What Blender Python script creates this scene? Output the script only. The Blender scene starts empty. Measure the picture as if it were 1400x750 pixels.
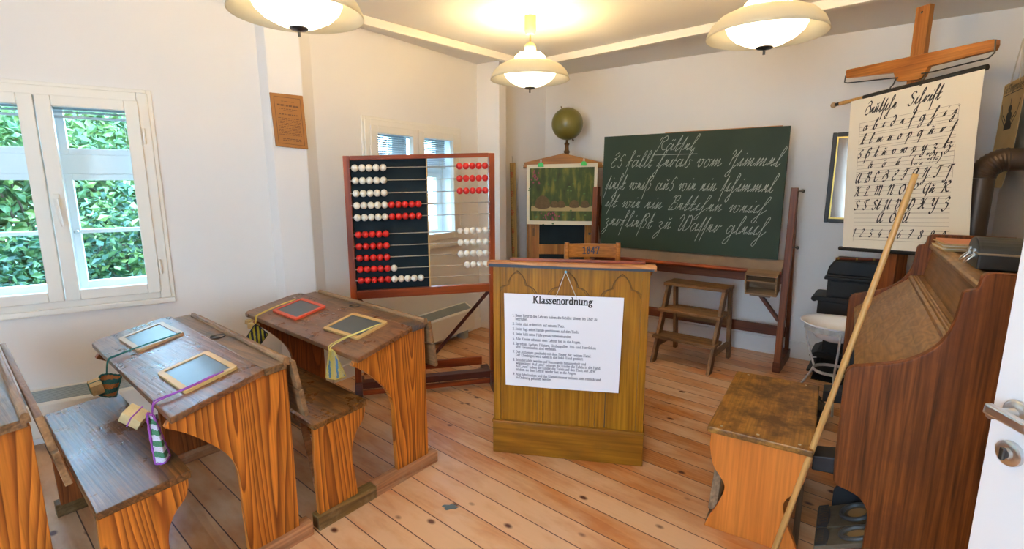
import bpy, bmesh, math, random
from mathutils import Vector, Matrix
random.seed(7)
C = bpy.context.scene.collection
S = bpy.context.scene
R = math.radians
PI = math.pi

# ---------------------------------------------------------------- camera, world, exposure
cd = bpy.data.cameras.new('camera'); cam = bpy.data.objects.new('camera', cd); C.objects.link(cam)
cd.sensor_width = 36.0; cd.lens = 690/1400*36; cd.clip_start = 0.05
cam.location = (0, 0, 1.5); cam.rotation_euler = (PI/2 - math.atan(125/690), 0, 0)
S.camera = cam
S.view_settings.view_transform = 'Standard'
S.view_settings.look = 'None'
S.view_settings.gamma = 1.0
S.view_settings.use_curve_mapping = False
S.view_settings.exposure = 0.09
SKY_STRENGTH = 24.0
LAMP_STRENGTH = 112.0
BOWL_STRENGTH = 3.5
LAMP_COLOR = (1.0, 0.69, 0.31)
w = bpy.data.worlds.new('sky'); S.world = w; w.use_nodes = True
wn = w.node_tree.nodes; wl = w.node_tree.links
bg = wn['Background']
tc = wn.new('ShaderNodeTexCoord'); sx = wn.new('ShaderNodeSeparateXYZ'); rp = wn.new('ShaderNodeValToRGB')
wl.new(tc.outputs['Generated'], sx.inputs[0]); wl.new(sx.outputs['Z'], rp.inputs[0]); wl.new(rp.outputs[0], bg.inputs[0])
rp.color_ramp.elements[0].position = 0.0; rp.color_ramp.elements[0].color = (0.50, 0.75, 1.0, 1)
rp.color_ramp.elements[1].position = 0.8; rp.color_ramp.elements[1].color = (0.40, 0.66, 1.0, 1)
bg.inputs[1].default_value = SKY_STRENGTH
try:
    S.cycles.use_denoising = True
    S.cycles.denoiser = 'OPENIMAGEDENOISE'
    S.cycles.max_bounces = 10; S.cycles.diffuse_bounces = 6; S.cycles.transparent_max_bounces = 16
    S.cycles.sample_clamp_indirect = 8.0
    S.cycles.caustics_reflective = False; S.cycles.caustics_refractive = False
except Exception:
    pass

# ---------------------------------------------------------------- materials
MATS = {}
def newmat(name):
    m = bpy.data.materials.new(name); m.use_nodes = True
    return m, m.node_tree.nodes, m.node_tree.links, m.node_tree.nodes['Principled BSDF']
def col(c): return (c[0], c[1], c[2], 1)
def plain(name, c, rough=.5, metal=0., emit=None, estr=0., noise=0., nscale=8., bump=0., spec=None, trans=0.):
    m, n, l, p = newmat(name)
    p.inputs['Base Color'].default_value = col(c)
    p.inputs['Roughness'].default_value = rough; p.inputs['Metallic'].default_value = metal
    if spec is not None: p.inputs['Specular IOR Level'].default_value = spec
    if trans: p.inputs['Transmission Weight'].default_value = trans
    if emit:
        p.inputs['Emission Color'].default_value = col(emit); p.inputs['Emission Strength'].default_value = estr
    if noise or bump:
        t = n.new('ShaderNodeTexCoord'); no = n.new('ShaderNodeTexNoise'); no.inputs['Scale'].default_value = nscale; no.inputs['Detail'].default_value = 5
        l.new(t.outputs['Object'], no.inputs['Vector'])
        if noise:
            mx = n.new('ShaderNodeMix'); mx.data_type = 'RGBA'
            mx.inputs['A'].default_value = col([max(0, v*(1-noise)) for v in c]); mx.inputs['B'].default_value = col([min(1, v*(1+noise)) for v in c])
            l.new(no.outputs['Fac'], mx.inputs['Factor']); l.new(mx.outputs['Result'], p.inputs['Base Color'])
        if bump:
            b = n.new('ShaderNodeBump'); b.inputs['Strength'].default_value = bump; b.inputs['Distance'].default_value = .004
            l.new(no.outputs['Fac'], b.inputs['Height']); l.new(b.outputs['Normal'], p.inputs['Normal'])
    MATS[name] = m
    return m
def wood(name, c1, c2, axis='X', rings=9., ringscale=2.2, stretch=.13, rough=.45, fiber=.35, wear=None, wearamt=.5, wearscale=5., wearlo=.5, bump=.25, sharp=.55, soft=False, spec=.35):
    """Wood: contour lines of a noise field stretched along the grain, fine fibre, optional worn patches."""
    m, n, l, p = newmat(name); p.inputs['Specular IOR Level'].default_value = spec
    t = n.new('ShaderNodeTexCoord'); oi = n.new('ShaderNodeObjectInfo')
    off = n.new('ShaderNodeVectorMath'); off.operation = 'SCALE'; off.inputs[0].default_value = (3.1, 7.7, 5.3)
    l.new(oi.outputs['Random'], off.inputs['Scale'])
    ad = n.new('ShaderNodeVectorMath'); ad.operation = 'ADD'
    l.new(t.outputs['Object'], ad.inputs[0]); l.new(off.outputs[0], ad.inputs[1])
    def mapped(s, k):
        mp = n.new('ShaderNodeMapping'); v = [s, s, s]; v['XYZ'.index(axis)] = s*k
        mp.inputs['Scale'].default_value = v; l.new(ad.outputs[0], mp.inputs['Vector']); return mp
    a = mapped(ringscale, stretch); no = n.new('ShaderNodeTexNoise'); no.inputs['Scale'].default_value = 1.0; no.inputs['Detail'].default_value = 1.5; no.inputs['Roughness'].default_value = .35
    l.new(a.outputs[0], no.inputs['Vector'])
    mu = n.new('ShaderNodeMath'); mu.operation = 'MULTIPLY'; mu.inputs[1].default_value = rings*2
    l.new(no.outputs['Fac'], mu.inputs[0])
    fr = n.new('ShaderNodeMath'); fr.operation = 'FRACT' if not soft else 'PINGPONG'
    l.new(mu.outputs[0], fr.inputs[0])
    if soft: fr.inputs[1].default_value = .5
    rr = n.new('ShaderNodeValToRGB'); l.new(fr.outputs[0], rr.inputs[0])
    e = rr.color_ramp.elements; e[0].position = 0.; e[0].color = col(c1); e[1].position = 1.; e[1].color = col(c1)
    if soft:
        e[0].color = col(c1); e[1].position = .5; e[1].color = col(c2)
    else:
        x = e.new(sharp); x.color = col([u*.6+v*.4 for u, v in zip(c1, c2)])
        x = e.new(.92); x.color = col(c2)
    f = mapped(95., .03); nf = n.new('ShaderNodeTexNoise'); nf.inputs['Scale'].default_value = 1.; nf.inputs['Detail'].default_value = 3
    l.new(f.outputs[0], nf.inputs['Vector'])
    mr = n.new('ShaderNodeMapRange'); mr.inputs['From Min'].default_value = .3; mr.inputs['From Max'].default_value = .7
    mr.inputs['To Min'].default_value = 1-fiber; mr.inputs['To Max'].default_value = 1+fiber*.5
    l.new(nf.outputs['Fac'], mr.inputs['Value'])
    vm = n.new('ShaderNodeVectorMath'); vm.operation = 'SCALE'
    l.new(rr.outputs[0], vm.inputs[0]); l.new(mr.outputs[0], vm.inputs['Scale'])
    last = vm.outputs[0]
    rv = n.new('ShaderNodeMapRange'); rv.inputs['To Min'].default_value = max(.05, rough-.12); rv.inputs['To Max'].default_value = min(1, rough+.18)
    nb = n.new('ShaderNodeTexNoise'); nb.inputs['Scale'].default_value = wearscale; nb.inputs['Detail'].default_value = 7; nb.inputs['Roughness'].default_value = .7
    l.new(ad.outputs[0], nb.inputs['Vector']); l.new(nb.outputs['Fac'], rv.inputs['Value'])
    if wear:
        ws = n.new('ShaderNodeMapRange'); ws.inputs['From Min'].default_value = wearlo; ws.inputs['From Max'].default_value = wearlo+.18; ws.inputs['To Max'].default_value = wearamt
        l.new(nb.outputs['Fac'], ws.inputs['Value'])
        mx = n.new('ShaderNodeMix'); mx.data_type = 'RGBA'; mx.inputs['B'].default_value = col(wear)
        l.new(ws.outputs[0], mx.inputs['Factor']); l.new(last, mx.inputs['A']); last = mx.outputs['Result']
    l.new(last, p.inputs['Base Color']); l.new(rv.outputs[0], p.inputs['Roughness'])
    b = n.new('ShaderNodeBump'); b.inputs['Strength'].default_value = bump; b.inputs['Distance'].default_value = .002
    l.new(nf.outputs['Fac'], b.inputs['Height']); l.new(b.outputs['Normal'], p.inputs['Normal'])
    MATS[name] = m
    return m
def stripes(name, c1, c2, direction='X', scale=40., rough=.9, c3=None):
    m, n, l, p = newmat(name); p.inputs['Roughness'].default_value = rough
    t = n.new('ShaderNodeTexCoord'); sp = n.new('ShaderNodeSeparateXYZ'); l.new(t.outputs['Object'], sp.inputs[0])
    mu = n.new('ShaderNodeMath'); mu.operation = 'MULTIPLY'; mu.inputs[1].default_value = scale; l.new(sp.outputs[direction], mu.inputs[0])
    no = n.new('ShaderNodeTexNoise'); no.inputs['Scale'].default_value = 60; l.new(t.outputs['Object'], no.inputs['Vector'])
    a2 = n.new('ShaderNodeMath'); a2.operation = 'MULTIPLY_ADD'; a2.inputs[1].default_value = .35; l.new(no.outputs['Fac'], a2.inputs[0]); l.new(mu.outputs[0], a2.inputs[2])
    fr = n.new('ShaderNodeMath'); fr.operation = 'FRACT'; l.new(a2.outputs[0], fr.inputs[0])
    r = n.new('ShaderNodeValToRGB'); r.color_ramp.interpolation = 'CONSTANT'; l.new(fr.outputs[0], r.inputs[0])
    r.color_ramp.elements[0].color = col(c1); r.color_ramp.elements[1].position = .5; r.color_ramp.elements[1].color = col(c2)
    if c3:
        r.color_ramp.elements[1].position = .36; x = r.color_ramp.elements.new(.7); x.color = col(c3)
    l.new(r.outputs[0], p.inputs['Base Color'])
    v = n.new('ShaderNodeTexVoronoi'); v.inputs['Scale'].default_value = 220; l.new(t.outputs['Object'], v.inputs['Vector'])
    b = n.new('ShaderNodeBump'); b.inputs['Strength'].default_value = .8; b.inputs['Distance'].default_value = .003
    l.new(v.outputs['Distance'], b.inputs['Height']); l.new(b.outputs['Normal'], p.inputs['Normal'])
    MATS[name] = m; return m

# floor: pine planks with dark seams, knots and pale worn patches
def floor_mat():
    m, n, l, p = newmat('floor_pine')
    t = n.new('ShaderNodeTexCoord'); mp = n.new('ShaderNodeMapping'); mp.inputs['Rotation'].default_value = (0, 0, R(41)); l.new(t.outputs['Object'], mp.inputs['Vector'])
    br = n.new('ShaderNodeTexBrick'); br.offset = .37; br.inputs['Scale'].default_value = 1.
    br.inputs['Color1'].default_value = (0, 0, 0, 1); br.inputs['Color2'].default_value = (1, 1, 1, 1); br.inputs['Mortar'].default_value = (.5, .5, .5, 1)
    br.inputs['Mortar Size'].default_value = .0026; br.inputs['Mortar Smooth'].default_value = .1
    br.inputs['Brick Width'].default_value = 14.; br.inputs['Row Height'].default_value = .133
    l.new(mp.outputs[0], br.inputs['Vector'])
    # per plank offset for the grain
    of = n.new('ShaderNodeVectorMath'); of.operation = 'MULTIPLY_ADD'; of.inputs[1].default_value = (9, 5, 3)
    l.new(br.outputs['Color'], of.inputs[0]); l.new(mp.outputs[0], of.inputs[2])
    gm = n.new('ShaderNodeMapping'); gm.inputs['Scale'].default_value = (.45, 6.5, 1); l.new(of.outputs[0], gm.inputs['Vector'])
    gn = n.new('ShaderNodeTexNoise'); gn.inputs['Scale'].default_value = 1; gn.inputs['Detail'].default_value = 1.5; l.new(gm.outputs[0], gn.inputs['Vector'])
    mu = n.new('ShaderNodeMath'); mu.operation = 'MULTIPLY'; mu.inputs[1].default_value = 13; l.new(gn.outputs['Fac'], mu.inputs[0])
    fr = n.new('ShaderNodeMath'); fr.operation = 'FRACT'; l.new(mu.outputs[0], fr.inputs[0])
    gr = n.new('ShaderNodeValToRGB'); l.new(fr.outputs[0], gr.inputs[0])
    gr.color_ramp.elements[0].color = (.60, .245, .075, 1); gr.color_ramp.elements[1].color = (.58, .23, .066, 1)
    x = gr.color_ramp.elements.new(.85); x.color = (.50, .175, .042, 1)
    # plank to plank tint
    tint = n.new('ShaderNodeMapRange'); tint.inputs['To Min'].default_value = .86; tint.inputs['To Max'].default_value = 1.14; l.new(br.outputs['Color'], tint.inputs['Value'])
    sc = n.new('ShaderNodeVectorMath'); sc.operation = 'SCALE'; l.new(gr.outputs[0], sc.inputs[0]); l.new(tint.outputs[0], sc.inputs['Scale'])
    # pale scrubbed wear
    wn_ = n.new('ShaderNodeTexNoise'); wn_.inputs['Scale'].default_value = 1.6; wn_.inputs['Detail'].default_value = 6; wn_.inputs['Roughness'].default_value = .62
    wm = n.new('ShaderNodeMapping'); wm.inputs['Scale'].default_value = (.6, 1.6, 1); l.new(of.outputs[0], wm.inputs['Vector']); l.new(wm.outputs[0], wn_.inputs['Vector'])
    wr = n.new('ShaderNodeMapRange'); wr.inputs['From Min'].default_value = .40; wr.inputs['From Max'].default_value = .58; wr.inputs['To Max'].default_value = .82; l.new(wn_.outputs['Fac'], wr.inputs['Value'])
    m1 = n.new('ShaderNodeMix'); m1.data_type = 'RGBA'; m1.inputs['B'].default_value = (.72, .46, .265, 1); l.new(wr.outputs[0], m1.inputs['Factor']); l.new(sc.outputs[0], m1.inputs['A'])
    # knots
    km = n.new('ShaderNodeMapping'); km.inputs['Scale'].default_value = (5.2, 8.2, 1); l.new(of.outputs[0], km.inputs['Vector'])
    kv = n.new('ShaderNodeTexVoronoi'); kv.inputs['Scale'].default_value = 1; kv.inputs['Randomness'].default_value = 1; l.new(km.outputs[0], kv.inputs['Vector'])
    kr = n.new('ShaderNodeValToRGB'); l.new(kv.outputs['Distance'], kr.inputs[0])
    kr.color_ramp.elements[0].position = .075; kr.color_ramp.elements[0].color = (1, 1, 1, 1); kr.color_ramp.elements[1].position = .15; kr.color_ramp.elements[1].color = (0, 0, 0, 1)
    sel = n.new('ShaderNodeSeparateColor'); l.new(kv.outputs['Color'], sel.inputs[0])
    gt = n.new('ShaderNodeMath'); gt.operation = 'GREATER_THAN'; gt.inputs[1].default_value = .2; l.new(sel.outputs[0], gt.inputs[0])
    km2 = n.new('ShaderNodeMath'); km2.operation = 'MULTIPLY'; l.new(kr.outputs[0], km2.inputs[0]); l.new(gt.outputs[0], km2.inputs[1])
    m2 = n.new('ShaderNodeMix'); m2.data_type = 'RGBA'; m2.inputs['B'].default_value = (.10, .024, .012, 1); l.new(km2.outputs[0], m2.inputs['Factor']); l.new(m1.outputs['Result'], m2.inputs['A'])
    # seams
    m3 = n.new('ShaderNodeMix'); m3.data_type = 'RGBA'; m3.inputs['B'].default_value = (.10, .04, .02, 1); l.new(br.outputs['Fac'], m3.inputs['Factor']); l.new(m2.outputs['Result'], m3.inputs['A'])
    l.new(m3.outputs['Result'], p.inputs['Base Color'])
    rr = n.new('ShaderNodeMapRange'); rr.inputs['To Min'].default_value = .22; rr.inputs['To Max'].default_value = .5; l.new(wn_.outputs['Fac'], rr.inputs['Value']); l.new(rr.outputs[0], p.inputs['Roughness'])
    bu = n.new('ShaderNodeBump'); bu.inputs['Strength'].default_value = .5; bu.inputs['Distance'].default_value = .002; bu.invert = True
    l.new(br.outputs['Fac'], bu.inputs['Height']); l.new(bu.outputs['Normal'], p.inputs['Normal'])
    MATS['floor'] = m
floor_mat()
def glass_mat():
    m = bpy.data.materials.new('window_glass'); m.use_nodes = True; n = m.node_tree.nodes; l = m.node_tree.links; n.clear()
    o = n.new('ShaderNodeOutputMaterial'); mx = n.new('ShaderNodeMixShader'); tr = n.new('ShaderNodeBsdfTransparent'); gl = n.new('ShaderNodeBsdfGlossy'); fr = n.new('ShaderNodeFresnel')
    fr.inputs['IOR'].default_value = 1.35; gl.inputs['Roughness'].default_value = .01; tr.inputs['Color'].default_value = (.94, .97, .98, 1)
    ge = n.new('ShaderNodeNewGeometry'); iv = n.new('ShaderNodeMath'); iv.operation = 'SUBTRACT'; iv.inputs[0].default_value = 1.0; l.new(ge.outputs['Backfacing'], iv.inputs[1])
    mm = n.new('ShaderNodeMath'); mm.operation = 'MULTIPLY'; l.new(fr.outputs[0], mm.inputs[0]); l.new(iv.outputs[0], mm.inputs[1])
    l.new(mm.outputs[0], mx.inputs[0]); l.new(tr.outputs[0], mx.inputs[1]); l.new(gl.outputs[0], mx.inputs[2]); l.new(mx.outputs[0], o.inputs[0])
    MATS['glass'] = m
glass_mat()
plain('plaster', (.78, .76, .735), .9, noise=.03, nscale=2.5, bump=.12)
plain('ceiling', (.80, .785, .76), .9, noise=.03, nscale=2.5, bump=.1)
plain('cream_paint', (.79, .76, .69), .38, noise=.02)
plain('white_paint', (.88, .89, .90), .35, noise=.02)
plain('base_paint', (.80, .79, .77), .45)
plain('heater_white', (.74, .70, .61), .45); plain('heater_grille', (.34, .38, .38), .5)
plain('blind', (.50, .55, .60), .6)
plain('steel', (.62, .62, .62), .28, 1.); plain('dark_steel', (.10, .10, .10), .35, .9); plain('wire', (.45, .45, .47), .35, 1.)
plain('iron', (.010, .010, .011), .5, 0., noise=.4, nscale=14, bump=.15, spec=.22); plain('black', (.012, .012, .014), .5)
plain('pipe_metal', (.085, .06, .045), .42, .7, noise=.35, nscale=7)
plain('coal', (.02, .018, .016), .8, noise=.5, nscale=30, bump=.6)
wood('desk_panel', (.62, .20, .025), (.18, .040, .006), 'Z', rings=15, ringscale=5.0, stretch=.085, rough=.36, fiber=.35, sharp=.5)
wood('desk_panel_shaded', (.30, .085, .02), (.13, .03, .007), 'Z', rings=15, ringscale=5., stretch=.085, rough=.45)  # darker copy of the panel wood, shade under lids and seats put into the colour
wood('desk_top', (.19, .076, .028), (.12, .046, .017), 'X', rings=14, ringscale=4., rough=.27, fiber=.45, wear=(.27, .15, .08), wearamt=.6, wearscale=9, spec=.4, bump=.6)
wood('pen_strip', (.21, .11, .045), (.12, .06, .025), 'X', rings=14, rough=.34, fiber=.5, wear=(.035, .05, .07), wearamt=.75, wearscale=6, spec=.5, bump=.5)
wood('seat_wood', (.21, .088, .024), (.11, .043, .012), 'X', rings=17, ringscale=3.6, rough=.26, fiber=.55, wear=(.05, .03, .016), wearamt=.6, wearscale=6, spec=.33, bump=.5)
wood('runner_wood', (.46, .22, .10), (.28, .11, .045), 'Y', rings=5, rough=.55, wear=(.40, .27, .17), wearamt=.6, wearscale=9)
wood('runner_olive', (.21, .12, .035), (.12, .06, .018), 'Y', rings=5, rough=.55, wear=(.33, .22, .12), wearamt=.5, wearscale=9)
wood('worn_edge', (.27, .145, .065), (.15, .075, .03), 'X', rings=6, rough=.5, wear=(.4, .25, .13), wearamt=.6, wearscale=10)
wood('podium_wood', (.345, .150, .008), (.285, .118, .006), 'Z', rings=5, ringscale=3, rough=.38, fiber=.4, wear=(.27, .115, .011), wearamt=.5, wearscale=4, soft=True, spec=.2)
wood('podium_base', (.29, .122, .009), (.22, .085, .007), 'X', rings=5, ringscale=3, rough=.38, fiber=.25, wear=(.15, .07, .012), wearamt=.5, wearscale=5, soft=True, spec=.2)
plain('groove', (.15, .065, .008), .6)
wood('podium_top', (.55, .25, .09), (.36, .13, .04), 'X', rings=6, rough=.5, wear=(.30, .10, .035), wearamt=.6, wearscale=9)
plain('dark_blue_paint', (.012, .022, .04), .5, noise=.5, nscale=30)
wood('mahogany', (.30, .062, .016), (.15, .025, .008), 'X', rings=5, ringscale=3, rough=.32, fiber=.3, soft=True)
wood('mahogany_z', (.30, .062, .016), (.15, .025, .008), 'Z', rings=5, ringscale=3, rough=.32, fiber=.3, soft=True)
wood('mahogany_dark', (.10, .024, .014), (.045, .010, .008), 'X', rings=4, rough=.4, soft=True)
plain('abacus_board', (.009, .017, .023), .7, noise=.5, nscale=6, spec=.12)
plain('bead_white', (.78, .74, .64), .3); plain('bead_red', (.58, .018, .015), .28)
wood('stand_wood', (.20, .062, .022), (.10, .028, .011), 'Z', rings=5, rough=.42, soft=True)
wood('stand_wood_x', (.17, .05, .02), (.09, .024, .010), 'X', rings=5, rough=.42, soft=True)
plain('tray_wood', (.17, .12, .085), .6, noise=.25, nscale=12)
plain('chalkboard', (.018, .036, .026), .62, spec=.25, noise=.30, nscale=2.6)
plain('chalk', (.40, .43, .41), .95)
wood('step_wood', (.22, .115, .045), (.12, .058, .022), 'X', rings=6, rough=.55, wear=(.30, .19, .10), wearamt=.5, wearscale=9)
wood('step_wood_z', (.21, .105, .04), (.11, .052, .02), 'Z', rings=6, rough=.55, wear=(.30, .19, .10), wearamt=.5, wearscale=9)
wood('box_wood', (.26, .17, .10), (.17, .10, .055), 'X', rings=6, rough=.6)
wood('cabinet_wood', (.33, .145, .030), (.23, .09, .017), 'Z', rings=5, rough=.35, soft=True)
wood('cabinet_wood_x', (.36, .165, .037), (.24, .10, .020), 'X', rings=5, rough=.35, soft=True)
wood('chair_wood', (.50, .22, .055), (.38, .15, .033), 'X', rings=4, rough=.3, soft=True)
wood('chart_wood', (.50, .185, .038), (.36, .115, .02), 'X', rings=5, rough=.3, soft=True)
wood('chart_post', (.46, .18, .045), (.30, .095, .02), 'Z', rings=7, rough=.35)
wood('chart_sleeve', (.26, .075, .018), (.15, .035, .009), 'Z', rings=6, rough=.38)
wood('oak_side', (.175, .052, .011), (.150, .043, .009), 'Z', rings=3, ringscale=4, rough=.42, fiber=.6, wear=(.095, .027, .008), wearamt=.6, wearscale=4, soft=True, spec=.2)
wood('oak_light', (.34, .185, .062), (.20, .105, .038), 'X', rings=3, ringscale=16, stretch=.4, rough=.30, fiber=.3, soft=True)
wood('oak_mid', (.27, .135, .043), (.20, .095, .032), 'X', rings=7, ringscale=4, rough=.36, fiber=.4, soft=True)
wood('stool_top', (.36, .17, .028), (.31, .14, .022), 'X', rings=5, rough=.42, fiber=.4, wear=(.085, .036, .011), wearamt=.95, wearscale=7, wearlo=.42, bump=.4)
wood('stool_panel', (.66, .215, .034), (.53, .155, .02), 'Z', rings=5, ringscale=2.4, rough=.42, fiber=.2, soft=True)
wood('bamboo', (.62, .36, .125), (.50, .27, .085), 'Z', rings=4, rough=.3, fiber=.25, soft=True)
wood('ruler_wood', (.46, .30, .09), (.36, .22, .06), 'Z', rings=4, rough=.5, soft=True)
plain('red_ink', (.45, .03, .02), .6); plain('black_ink', (.02, .02, .022), .6); plain('blue_ink', (.05, .06, .11), .6)
plain('paper', (.80, .80, .84), .8); plain('chart_paper', (.84, .78, .64), .8, noise=.05, nscale=3)
plain('poster_paper', (.62, .58, .46), .8); plain('old_paper', (.60, .44, .21), .85, noise=.15, nscale=9)
plain('plaque_wood', (.30, .12, .022), .45, noise=.15, nscale=12); plain('plaque_ink', (.12, .045, .012), .6)
plain('string', (.65, .60, .50), .9)
plain('slate', (.050, .060, .066), .30, noise=.25, nscale=9)
plain('frame_yellow', (.58, .36, .13), .45, noise=.1, nscale=20); plain('frame_red', (.62, .075, .028), .45, noise=.1, nscale=20); plain('frame_pale', (.46, .30, .16), .45, noise=.15, nscale=20)
plain('sponge', (.56, .42, .21), .95, noise=.12, nscale=90, bump=.6); plain('sponge_pale', (.50, .34, .16), .95, noise=.12, nscale=90, bump=.6)
plain('teal_yarn', (.015, .13, .125), .9); plain('violet_yarn', (.27, .06, .33), .9); plain('yellow_yarn', (.60, .45, .09), .9); plain('pale_yellow_yarn', (.68, .60, .20), .9)
stripes('knit_teal', (.02, .12, .115), (.50, .19, .06), 'Z', 26)
stripes('knit_violet', (.60, .56, .66), (.06, .20, .10), 'Z', 24)
stripes('knit_navy', (.012, .020, .045), (.48, .44, .05), 'X', 46)
stripes('knit_yellow', (.70, .66, .22), (.70, .66, .30), 'X', 30, c3=(.10, .28, .52))
plain('globe_skin', (.135, .125, .03), .32, noise=.55, nscale=5); plain('brass_dark', (.14, .075, .03), .35, .7)
plain('enamel', (.84, .84, .85), .18); plain('rust_paint', (.38, .36, .33), .6, noise=.6, nscale=26)
plain('cover_orange', (.60, .26, .14), .8, noise=.15); plain('page_edge', (.45, .31, .14), .9, noise=.35, nscale=60); plain('leather', (.016, .021, .024), .46, noise=.35, nscale=30, bump=.3)
plain('leather_seam', (.25, .19, .12), .6)
plain('pedal_cloth', (.105, .085, .055), .75, noise=.5, nscale=25, bump=.4); plain('pedal_edge', (.04, .045, .05), .6); plain('pedal_ring', (.05, .052, .055), .5); plain('pedal_hole', (.33, .20, .08), .9)
plain('door_white', (.80, .79, .80), .35)
plain('lamp_shade', (.78, .71, .52), .35); plain('lamp_opal', (.9, .85, .7), .3, emit=LAMP_COLOR, estr=LAMP_STRENGTH); plain('lamp_bowl', (.9, .87, .78), .3, emit=(1.0, .88, .64), estr=BOWL_STRENGTH); plain('lamp_brass', (.45, .32, .14), .4, .4)
plain('lamp_stem', (.55, .42, .22), .5)
plain('clip_green', (.02, .40, .09), .35)
plain('hedgehog', (.10, .070, .038), .9, noise=.5, nscale=60); plain('hedge_bench', (.33, .27, .14), .9, noise=.2, nscale=20); plain('flower_pink', (.24, .05, .10), .9)
plain('fly_ink', (.05, .05, .045), .8); plain('fly_wing', (.24, .19, .10), .8)
plain('bark', (.10, .07, .04), .9, noise=.4)
plain('grass', (.07, .14, .03), .95, noise=.5, nscale=3)
plain('cane_red', (.22, .05, .02), .35); plain('gold', (.5, .33, .08), .35, .6)
def leafmat(name, ca, cb):
    m, n, l, p = newmat(name); p.inputs['Roughness'].default_value = .5
    t = n.new('ShaderNodeTexCoord'); no = n.new('ShaderNodeTexNoise'); no.inputs['Scale'].default_value = 7; no.inputs['Detail'].default_value = 4
    l.new(t.outputs['Object'], no.inputs['Vector']); r = n.new('ShaderNodeValToRGB'); l.new(no.outputs['Fac'], r.inputs[0])
    r.color_ramp.elements[0].position = .35; r.color_ramp.elements[0].color = col(ca); r.color_ramp.elements[1].position = .65; r.color_ramp.elements[1].color = col(cb)
    l.new(r.outputs[0], p.inputs['Base Color']); MATS[name] = m
leafmat('leaf_bright', (.06, .15, .03), (.20, .29, .07)); leafmat('leaf_deep', (.008, .045, .024), (.024, .10, .042))
leafmat('leaf_mid', (.024, .085, .024), (.075, .165, .04))
def shade_mat():
    m = bpy.data.materials.new('lamp_shade'); m.use_nodes = True; n = m.node_tree.nodes; l = m.node_tree.links; p = n['Principled BSDF']; o = n['Material Output']
    p.inputs['Base Color'].default_value = (.80, .74, .58, 1); p.inputs['Roughness'].default_value = .3
    tr = n.new('ShaderNodeBsdfTranslucent'); tr.inputs['Color'].default_value = (.85, .80, .66, 1); mx = n.new('ShaderNodeMixShader'); mx.inputs[0].default_value = .45
    l.new(p.outputs[0], mx.inputs[1]); l.new(tr.outputs[0], mx.inputs[2]); l.new(mx.outputs[0], o.inputs[0]); MATS['lamp_shade'] = m
shade_mat()
def poster_mat():
    m, n, l, p = newmat('poster_picture'); p.inputs['Roughness'].default_value = .7
    t = n.new('ShaderNodeTexCoord')
    mp = n.new('ShaderNodeMapping'); mp.inputs['Scale'].default_value = (15, 1, 5); l.new(t.outputs['Object'], mp.inputs['Vector'])
    no = n.new('ShaderNodeTexNoise'); no.inputs['Scale'].default_value = 1; no.inputs['Detail'].default_value = 6; l.new(mp.outputs[0], no.inputs['Vector'])
    r = n.new('ShaderNodeValToRGB'); l.new(no.outputs['Fac'], r.inputs[0])
    r.color_ramp.elements[0].position = .3; r.color_ramp.elements[0].color = (.012, .022, .008, 1)
    r.color_ramp.elements[1].position = .75; r.color_ramp.elements[1].color = (.22, .20, .03, 1)
    x = r.color_ramp.elements.new(.5); x.color = (.035, .065, .014, 1)
    l.new(r.outputs[0], p.inputs['Base Color']); MATS['poster_picture'] = m
poster_mat()
def M(n): return MATS[n] if isinstance(n, str) else n

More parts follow.
